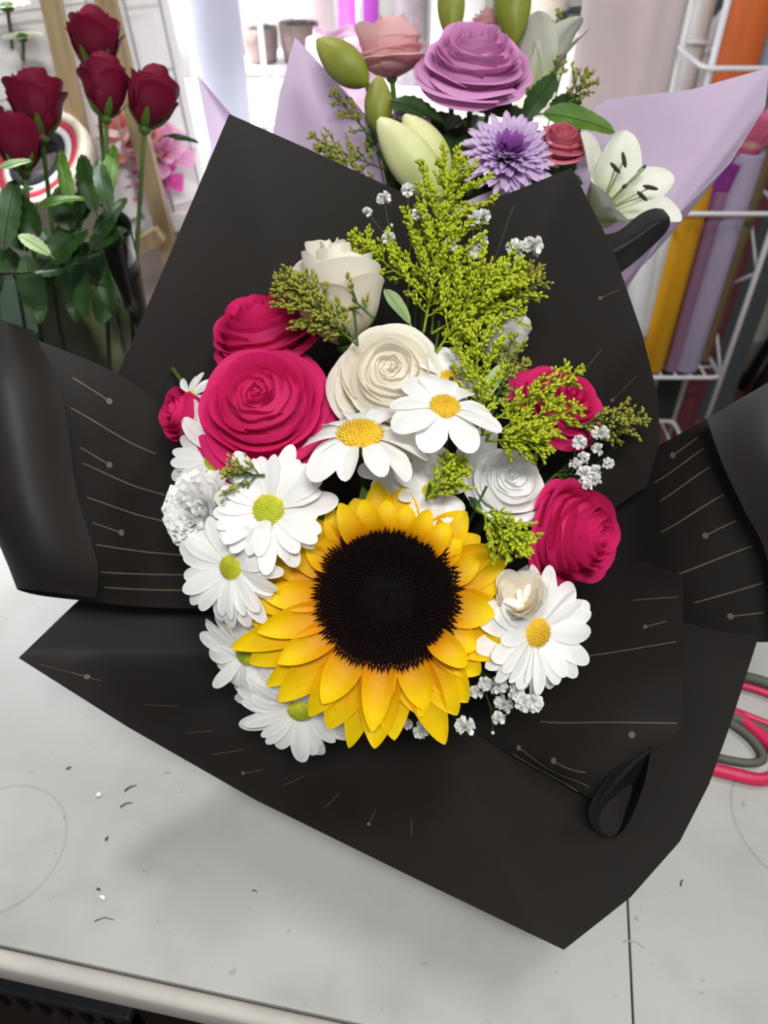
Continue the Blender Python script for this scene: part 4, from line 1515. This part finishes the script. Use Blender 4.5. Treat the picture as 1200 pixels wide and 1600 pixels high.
# little white shelf with pots
rk = PZ(385, 205, CZ)
rk = thing('wire_shelf', 'small white wire shelf on the back counter holding two brown pots', 'shelf', Matrix.Translation(rk))
RW, RDp = .125, .16
rh = .30
for x in (0.045, RW + .09):
    for y in (0, RDp):
        v, f = tube([Vector((x, y, 0)), Vector((x, y, rh))], .0045, 8)
        put('post', mesh('post', v, f, M_wwire), rk)
for z in (.012, .10, .285):
    for (a, b_) in (((0, 0), (RW + .12, 0)), ((0, RDp), (RW + .12, RDp)), ((0, 0), (0, RDp)), ((RW + .12, 0), (RW + .12, RDp))):
        v, f = tube([Vector((a[0], a[1], z)), Vector((b_[0], b_[1], z))], .004, 8)
        put('rail', mesh('rail', v, f, M_wwire), rk)
    v, f = box(0, RW + .12, .002, RDp - .002, z - .003, z + .002)
    put('shelf_plate', mesh('shelf_plate', v, f, M_wwire, False), rk)
base = rk.matrix_basis.translation
potm = mk('brown_pot', (128, 112, 106), .5, var=.15)


def pot(label, p, r, h):
    root = thing('plant_pot', label, 'pot', Matrix.Translation(p))
    v, f = lathe([(0, 0), (r * .8, 0), (r * .95, h * .5), (r, h), (r * .94, h), (r * .9, h * .8), (0, h * .75)], 26)
    put('body', mesh('body', v, f, potm), root)
    g = B()
    for i in range(26):
        a, q = random.uniform(0, 6.3), r * .75 * math.sqrt(random.random())
        v, f = ellipsoid((q * math.cos(a), q * math.sin(a), h * .86), Vector((r * .2, 0, 0)), Vector((0, r * .2, 0)), Vector((0, 0, h * .14)), 6, 5)
        g.add(v, f)
    put('dark_filling', g.me('dark_filling', M_dark), root, kind='stuff')


pot('left brown pot with dark filling on the small wire shelf', base + Vector((.035, .06, .103)), .032, .055)
pot('right brown pot with dark filling on the small wire shelf', base + Vector((.105, .06, .103)), .036, .062)
tr = thing('dark_tray', 'dark plastic tray on top of the small wire shelf', 'tray', Matrix.Translation(base + Vector((.03, .01, .288))))
v, f = box(0, .17, 0, .13, 0, .008, .002)
put('tray_base', mesh('tray_base', v, f, M_dark, False), tr)
for bb_ in ((0, .17, 0, .006), (0, .17, .124, .13), (0, .006, .0061, .1239), (.164, .17, .0061, .1239)):
    v, f = box(bb_[0], bb_[1], bb_[2], bb_[3], .008, .05)
    put('tray_side', mesh('tray_side', v, f, M_dark, False), tr)

# objects along the top border
mag = mk('magenta_plastic', (206, 96, 214), .35, var=.05, transl=.2)
cyl('tall_vase', 'bright magenta cylinder vase at the top of the picture', 'vase', PZ(562, 120, CZ), .045, .42, mag)
cyl('paper_roll', 'pale pink paper roll left of the magenta vase', 'roll', PZ(497, 150, CZ), .040, .34, M_ppaper, core=cardb)
cyl('paper_roll', 'grey paper roll right of the magenta vase', 'roll', PZ(640, 130, CZ), .035, .40, mk('grey_roll', (150, 142, 146), .6), core=cardb)
cyl('paper_roll', 'bright white paper roll above the mauve rose', 'roll', PZ(708, 170, CZ), .05, .36, M_wpaper, core=cardb)
can = cyl('canister', 'white canister with dark lid above the greenish lily', 'canister', PZ(893, 180, CZ), .052, .155, mk('cream_plastic', (236, 230, 222), .4, var=.03))
v, f = lathe([(0, .157), (.05, .157), (.052, .162), (.052, .172), (.049, .176), (0, .176)], 28)
put('lid', mesh('lid', v, f, M_dark), can)
cyl('paper_roll', 'cream paper roll left of the white canister', 'roll', PZ(835, 175, CZ), .04, .24, mk('cream_roll', (226, 214, 200), .6), core=cardb)


def crumple(label, p, r, h, mat, seed, folds=7, amp=.12, top=.8, name='tissue_bundle', waist=0.0):
    root = thing(name, label, 'paper', Matrix.Translation(p))

    def fn(u, v):
        a = 2 * PI * v
        k = r * (1 - (1 - top) * u) * (1 - waist * math.sin(PI * u))
        k *= 1 + amp * math.sin(a * folds + seed + u * 1.5) * (.3 + .7 * u) + amp * .6 * noise.noise(Vector((math.cos(a) * 2 + seed, math.sin(a) * 2, u * 3)))
        return Vector((k * math.cos(a), k * math.sin(a), h * u + (amp * .25 * h * math.sin(a * 5 + seed) if u > .95 else 0))), u
    v, f, t = grid(16, 48, fn)
    o = put('outer_sheet', mesh('outer_sheet', v, f, mat, True, t), root)
    o.modifiers.new('thickness', 'SOLIDIFY').thickness = .001

    def fn2(u, v):
        p_, t_ = fn(u * .97, v)
        return Vector((p_.x * .86, p_.y * .86, p_.z * .97 + .002)), t_
    v, f, t = grid(16, 48, fn2)
    o = put('inner_sheet', mesh('inner_sheet', v, f, mat, True, t), root)
    o.modifiers.new('thickness', 'SOLIDIFY').thickness = .001
    return root


crumple('pale pink tissue bundle behind the olive lily bud', PZ(540, 215, CZ), .07, .165, mk('pink_tissue', (232, 196, 222), .6, transl=.3), 1.2)
BP = Vector((.285, 1.045, 0))
stool = thing('stool', 'white stool carrying the blush paper bundle behind the lilac bouquet', 'stool', Matrix.Translation(BP))
v, f = lathe([(0, .75), (.075, .75), (.08, .755), (.08, .775), (.075, .78), (0, .78)], 32)
put('seat', mesh('seat', v, f, M_wwire), stool)
for k in range(4):
    a = PI / 4 + k * PI / 2
    v, f = tube([Vector((math.cos(a) * .06, math.sin(a) * .06, .75)), Vector((math.cos(a) * .085, math.sin(a) * .085, 0))], .01, 8)
    put('leg', mesh('leg', v, f, M_wwire), stool)
crumple('tall blush white paper bundle at the upper right', BP + Vector((0, 0, .7805)), .066, .52, M_ppaper, 2.4, 5, .07, .8, name='paper_bundle')

# dark box with white bag in the far back right
bx_ = thing('storage_box', 'dark grey storage box against the wall, left of the orange roll', 'box', Matrix.Translation((.72, 1.85, 0)))
v, f = box(0, .28, 0, .24, 0.0, 1.02, .006)
put('body', mesh('body', v, f, mk('dark_grey_box', (84, 88, 92), .6, var=.1), False), bx_)
v, f = box(-.005, .285, -.005, .245, 1.021, 1.045, .005)
put('lid', mesh('lid', v, f, MATS['dark_grey_box'], False), bx_)
crumple('white plastic bag hanging at the left of the rack', Vector((.50, 1.44, .50)), .045, .26, M_wpaper, 3.1, 6, .12, .8, name='plastic_bag')
crumple('white plastic bag in front of the dark storage box', Vector((.66, 1.78, .62)) , .05, .40, M_wpaper, 4.0, 6, .14, .7, name='plastic_bag')
sb = thing('side_shelf', 'narrow white side shelf under the white plastic bag', 'shelf', Matrix.Translation((.60, 1.70, 0)))
v, f = box(0, .115, 0, .14, .60, .619, .002)
put('board', mesh('board', v, f, M_wwire, False), sb)
for (x, y) in ((.01, .01), (.105, .01), (.01, .13), (.105, .13)):
    v, f = tube([Vector((x, y, 0)), Vector((x, y, .60))], .006, 8)
    put('leg', mesh('leg', v, f, M_wwire), sb)

# ------------------------------------------------------------------ white wire rack with paper rolls
RX0, RX1, RY0, RY1 = .565, .765, 1.50, 1.67
rack = thing('wire_rack', 'white wire rack on the floor holding coloured paper rolls', 'rack', Matrix.Translation((RX0, RY0, 0)))
rw, rd_ = RX1 - RX0, RY1 - RY0


def ring(z, grow=0.0, r=.0045):
    c = .02
    x0, x1, y0, y1 = -grow, rw + grow, -grow, rd_ + grow
    pts = []
    for (cx, cy, a0) in ((x1 - c, y0 + c, -90), (x1 - c, y1 - c, 0), (x0 + c, y1 - c, 90), (x0 + c, y0 + c, 180)):
        for k in range(5):
            a = R_(a0 + k * 22.5)
            pts.append(Vector((cx + c * math.cos(a), cy + c * math.sin(a), z)))
    pts += [pts[0], pts[1]]
    v, f = tube(pts, r, 8, cap=False)
    put('ring_wire', mesh('ring_wire', v, f, M_wwire), rack)


for z, g_ in ((.36, 0), (.735, .012), (.985, .018), (.12, 0)):
    ring(z, g_)
for (x, y) in ((0, 0), (rw, 0), (0, rd_), (rw, rd_)):
    v, f = tube([Vector((x + (.02 if x == 0 else -.02) * 0, y, 0)), Vector((x, y, 1.2))], .006, 8)
    put('post', mesh('post', v, f, M_wwire), rack)
for i in range(1, 6):
    for z in (.36, .12):
        x = rw * i / 6
        v, f = tube([Vector((x, 0, z)), Vector((x, rd_, z))], .0025, 6)
        put('base_wire', mesh('base_wire', v, f, M_wwire), rack)
for i in range(1, 4):
    y = rd_ * i / 4
    v, f = tube([Vector((0, y, .362)), Vector((rw, y, .362))], .0022, 6)
    put('base_wire', mesh('base_wire', v, f, M_wwire), rack)
for i in range(5):
    a, b_ = (0, rd_) if i % 2 == 0 else (rd_, 0)
    v, f = tube([Vector((rw, a, .36 + i * .125)), Vector((rw, b_, .36 + (i + 1) * .125))], .003, 6)
    put('side_brace', mesh('side_brace', v, f, M_wwire), rack)

RB = .3665
def roll(label, x, y, r, h, col, tilt=(0, 0), z=RB, name='paper_roll', mat=None):
    return cyl(name, label, 'roll', Vector((x, y, z)), r, h, mat or mk('roll_' + label[:14].replace(' ', '_'), col, .5, var=.08, scale=10, stretch=(4, 4, .5)), tilt, core=cardb)


roll('mustard yellow paper roll in the white rack', .607, 1.540, .035, .46, (214, 156, 30))
roll('brown paper roll behind the mustard one', .650, 1.585, .026, .44, (120, 76, 40))
roll('lilac grey paper roll in the white rack', .690, 1.536, .030, .47, (176, 164, 190))
roll('dusty purple paper roll between mustard and lilac', .653, 1.522, .013, .40, (150, 112, 140))
roll('olive brown paper roll at the right of the rack', .735, 1.575, .024, .50, (122, 104, 74))
roll('tall orange paper roll rising above the rack', .660, 1.628, .038, .86, (216, 108, 52))
roll('pale blue film roll right of the orange one', .722, 1.640, .018, .86, (170, 190, 216))
roll('white paper roll at the left of the orange one', .600, 1.72, .026, 1.2, (236, 236, 236), z=.001)
roll('maroon paper roll at the right picture border', .815, 1.72, .03, 1.1, (120, 62, 72), z=.001)
roll('violet film roll on the floor left of the rack', .535, 1.56, .024, .62, (176, 128, 196), z=.001)


# purple and pink paper tufts sticking out of the rack
def tuft(label, p, L, W, mat, n, name='paper_fan'):
    root = thing(name, label, 'paper', Matrix.Translation(p))
    for k in range(n):
        v, f, t = petal_geo(L * random.uniform(.85, 1.05), W, R_(82), R_(70 + 10 * k / n), .5, 'fan', 10, 6, wave=.05, seed=k)
        put('fold', mesh('fold', v, f, mat, True, t), root, rot(k * 2 * PI / n, 0, (.004 * math.cos(k), .004 * math.sin(k), 0)))
    return root


tuft('purple crinkled paper fan standing in the rack', Vector((.655, 1.545, .60)), .26, .04, mk('purple_crinkle', (168, 74, 170), .5, transl=.25, var=.12), 5)
cM = Matrix.Translation((.668, 1.548, .72)) @ Matrix.Rotation(R_(6), 4, 'Y')
cal = thing('paper_cone', 'pink rolled paper cone standing above the rack ring', 'paper', cM)


def fn(u, v):
    a = 2 * PI * v
    r = .008 + .034 * u ** 1.2
    z = .16 * u + .03 * u * u * math.sin(a)
    return Vector((r * math.cos(a), r * math.sin(a) * .9, z)), u


v, f, t = grid(14, 28, fn)
o = put('cone_sheet', mesh('cone_sheet', v, f, mk('cone_pink', (170, 40, 110), .45, (226, 120, 156), transl=.2, var=.08, pos=(.3, 1)), True, t), cal)
o.modifiers.new('thickness', 'SOLIDIFY').thickness = .0015
v, f = tube([Vector((0, 0, .02)), Vector((.02, 0, -.34))], .008, 8)
put('rolled_tail', mesh('rolled_tail', v, f, M_ppaper), cal)

# chair leg at the right border
ch = thing('black_chair', 'black metal chair leg reaching in at the right border', 'chair', Matrix.Translation((1.13, 1.95, 0)))
for (x0, y0, x1, y1) in ((-.065, -.06, .06, 0), (.40, -.06, .30, 0), (-.03, .06, .06, .05)):
    v, f = tube([Vector((x0, y0, 0)), Vector((x1, y1, .45))], .014, 10)
    put('leg', mesh('leg', v, f, M_dark), ch)
v, f = box(0, .38, -.08, .14, .45, .48, .008)
put('seat', mesh('seat', v, f, M_dark, False), ch)
v, f = tube([Vector((-.01, -.03, .2)), Vector((.36, -.03, .2))], .01, 8)
put('stretcher', mesh('stretcher', v, f, M_dark), ch)
for x in (.03, .35):
    v, f = tube([Vector((x, .06, .45)), Vector((x, .10, .9))], .012, 8)
    put('back_post', mesh('back_post', v, f, M_dark), ch)
v, f = box(.02, .36, .085, .105, .66, .9, .006)
put('backrest', mesh('backrest', v, f, M_dark, False), ch)

# ------------------------------------------------------------------ left background
YE = 1.06
es = thing('wooden_easel', 'pale wooden easel standing behind the red roses', 'easel', Matrix.Translation((PY(262, 385, YE).x, YE, 0)))
ex = es.matrix_basis.translation


def plank(a, b_, w, th, name):
    a, b_ = Vector(a), Vector(b_)
    d = (b_ - a).normalized()
    s = Vector((0, 1, 0)).cross(d).normalized() * (w / 2)
    n = d.cross(s).normalized() * (th / 2)
    v = [a - s - n, a + s - n, a + s + n, a - s + n, b_ - s - n, b_ + s - n, b_ + s + n, b_ - s + n]
    f = [(0, 3, 2, 1), (4, 5, 6, 7), (0, 1, 5, 4), (1, 2, 6, 5), (2, 3, 7, 6), (3, 0, 4, 7)]
    put(name, mesh(name, v, f, M_wood, False), es)


def el(x, y):
    return PY(x, y, YE) - ex


p1, p2 = el(165, 0), el(260, 372)
dd = (p1 - p2) / (p1.z - p2.z)
plank(p2 + dd * (0.0 - ex.z - p2.z), p1 + dd * .25, .022, .018, 'leg')
p1, p2 = el(80, 0), el(108, 130)
dd = (p1 - p2) / (p1.z - p2.z)
plank(p2 + dd * (0.0 - ex.z - p2.z), p1 + dd * .25, .021, .018, 'leg')
a = el(195, 385)
b_ = el(258, 352)
a.y -= .03
b_.y -= .03
plank(a, b_, .02, .016, 'brace')

# silk flowers behind the roses
M_coral = mk('coral_silk', (240, 130, 124), .6, (246, 160, 150), transl=.25, var=.06)
M_mag = mk('magenta_silk', (226, 70, 170), .6, (236, 110, 196), transl=.25, var=.06)
M_lpk = mk('light_pink_silk', (238, 160, 206), .6, (242, 188, 220), transl=.25, var=.05)
sbk = thing('small_basket', 'small white basket of silk flowers on the back counter', 'basket', Matrix.Translation(PY(226, 320, 1.2)))
hB = PY(226, 320, 1.2)
hB.z = CZ
sbk.matrix_basis = Matrix.Translation(hB)
v, f = lathe([(0, 0), (.04, 0), (.055, .05), (.052, .05), (.038, .004), (0, .004)], 24)
put('body', mesh('body', v, f, M_wwire), sbk)


def silk(label, pxy, R, n, mat, centre=None):
    p = PY(pxy[0], pxy[1], 1.17)
    root = thing('silk_flower', label, 'flower', frame(p, CV(*n)))
    for k in range(11):
        v, f, t = petal_geo(R, R * .42, R_(15 + k * 3), R_(-10 + k * 5), .25, 'fan', 7, 7, wave=.08, seed=k)
        put('petal', mesh('petal', v, f, mat, True, t), root, rot(k * 2.4, R_(3 * k)))
    v, f = ellipsoid((0, 0, R * .15), Vector((R * .16, 0, 0)), Vector((0, R * .16, 0)), Vector((0, 0, R * .16)), 8, 6)
    put('centre', mesh('centre', v, f, mk('silk_centre', (240, 190, 70), .6)), root)
    stem_to(root, hB + Vector((random.uniform(-.02, .02), random.uniform(-.02, .02), .008)), .0015)


silk('coral silk flower right of the rose stems', (196, 222), .055, (-.2, .3, .9), M_coral)
silk('light pink silk flower with yellow centre below the right red rose', (250, 248), .05, (.1, .3, .9), M_lpk)
silk('magenta silk flower low behind the easel leg', (248, 286), .036, (.1, .1, 1), M_mag)
silk('magenta silk flower at the vase rim', (213, 284), .036, (-.1, .1, 1), M_mag)
silk('deep pink silk flower between the coral and light pink ones', (226, 236), .034, (.1, .4, .9), mk('deep_silk', (206, 70, 122), .6, transl=.2))

# sleeve of white chrysanthemums at the far left
SLV = PZ(40, 250, CZ)
slv = thing('flower_sleeve', 'blush translucent sleeve around white flowers in the upper left corner', 'sleeve', Matrix.Translation(SLV))


def fn(u, v):
    a = 2 * PI * v
    r = (.02 + .11 * u) * (1 + .06 * math.sin(a * 9) * u)
    return Vector((r * math.cos(a), r * math.sin(a) + .02 * u, .02 + .36 * u + .02 * math.cos(a * 3) * u)), u


v, f, t = grid(12, 54, fn)
put('film_cone', mesh('film_cone', v, f, mk('blush_film', (230, 206, 212), .3, transl=.5, var=.05), True, t), slv)
v, f = lathe([(.0, 0), (.035, 0), (.03, .03), (.018, .045), (.0, .045)], 20)
put('tied_foot', mesh('tied_foot', v, f, MATS['blush_film']), slv)
for (x, y, rp, lb) in ((36, 62, 26, 'small white button flower in the upper left corner'), (12, 14, 30, 'pale green-white flower at the top left corner of the picture')):
    pp = PY(x, y, 1.02)
    root = thing('button_flower', lb, 'flower', frame(pp, CV(0, .75, .66)))
    Rr = rp * 1.1 / 1200
    for k in range(14):
        v, f, t = petal_geo(Rr, Rr * .25, R_(20), R_(0), .2, 'daisy', 5, 4)
        put('petal', mesh('petal', v, f, M_lily, True, t), root, rot(2 * PI * k / 14))
    v, f = ellipsoid((0, 0, .002), Vector((Rr * .3, 0, 0)), Vector((0, Rr * .3, 0)), Vector((0, 0, Rr * .2)), 10, 6)
    put('eye', mesh('eye', v, f, M_leaf2), root)
    stem_to(root, SLV + Vector((0, 0, .05)), .002)
cyl('grey_bucket', 'dark grey bucket at the top left behind the sleeve', 'bucket', PZ(60, 130, CZ), .06, .24, mk('slate_plastic', (96, 100, 112), .5),
    prof=[(0, 0), (.05, 0), (.064, .24), (.068, .245), (.066, .25), (.06, .24), (.047, .006), (0, .006)])

# ribbon spool: cream, red, white and black bands
rs = thing('ribbon_spool', 'striped spool with cream, red, white and black bands behind the rose stems', 'spool',
           frame(PY(68, 258, 1.0), CV(-.25, .25, .95)))
for (r0, r1, mt, nm) in ((.069, .058, mk('cream_band', (206, 196, 180), .5), 'cream_band'), (.0575, .050, mk('red_band', (196, 50, 74), .5), 'red_band'),
                         (.0495, .041, M_wwire, 'white_band'), (.0405, .030, M_dark, 'black_band')):
    v, f = lathe([(r0, -.012), (r0, .012), (r1, .014), (r1, -.014)], 40, True)
    put(nm, mesh(nm, v, f, mt), rs)
rsp = rs.matrix_basis.translation
st = thing('spool_stand', 'thin wooden stand holding the striped spool', 'stand', Matrix.Translation((rsp.x, rsp.y, 0)))
v, f = lathe([(0, 0), (.09, 0), (.09, .015), (.012, .03), (.012, rsp.z - .072), (0, rsp.z - .072)], 24)
put('post', mesh('post', v, f, M_wood), st)
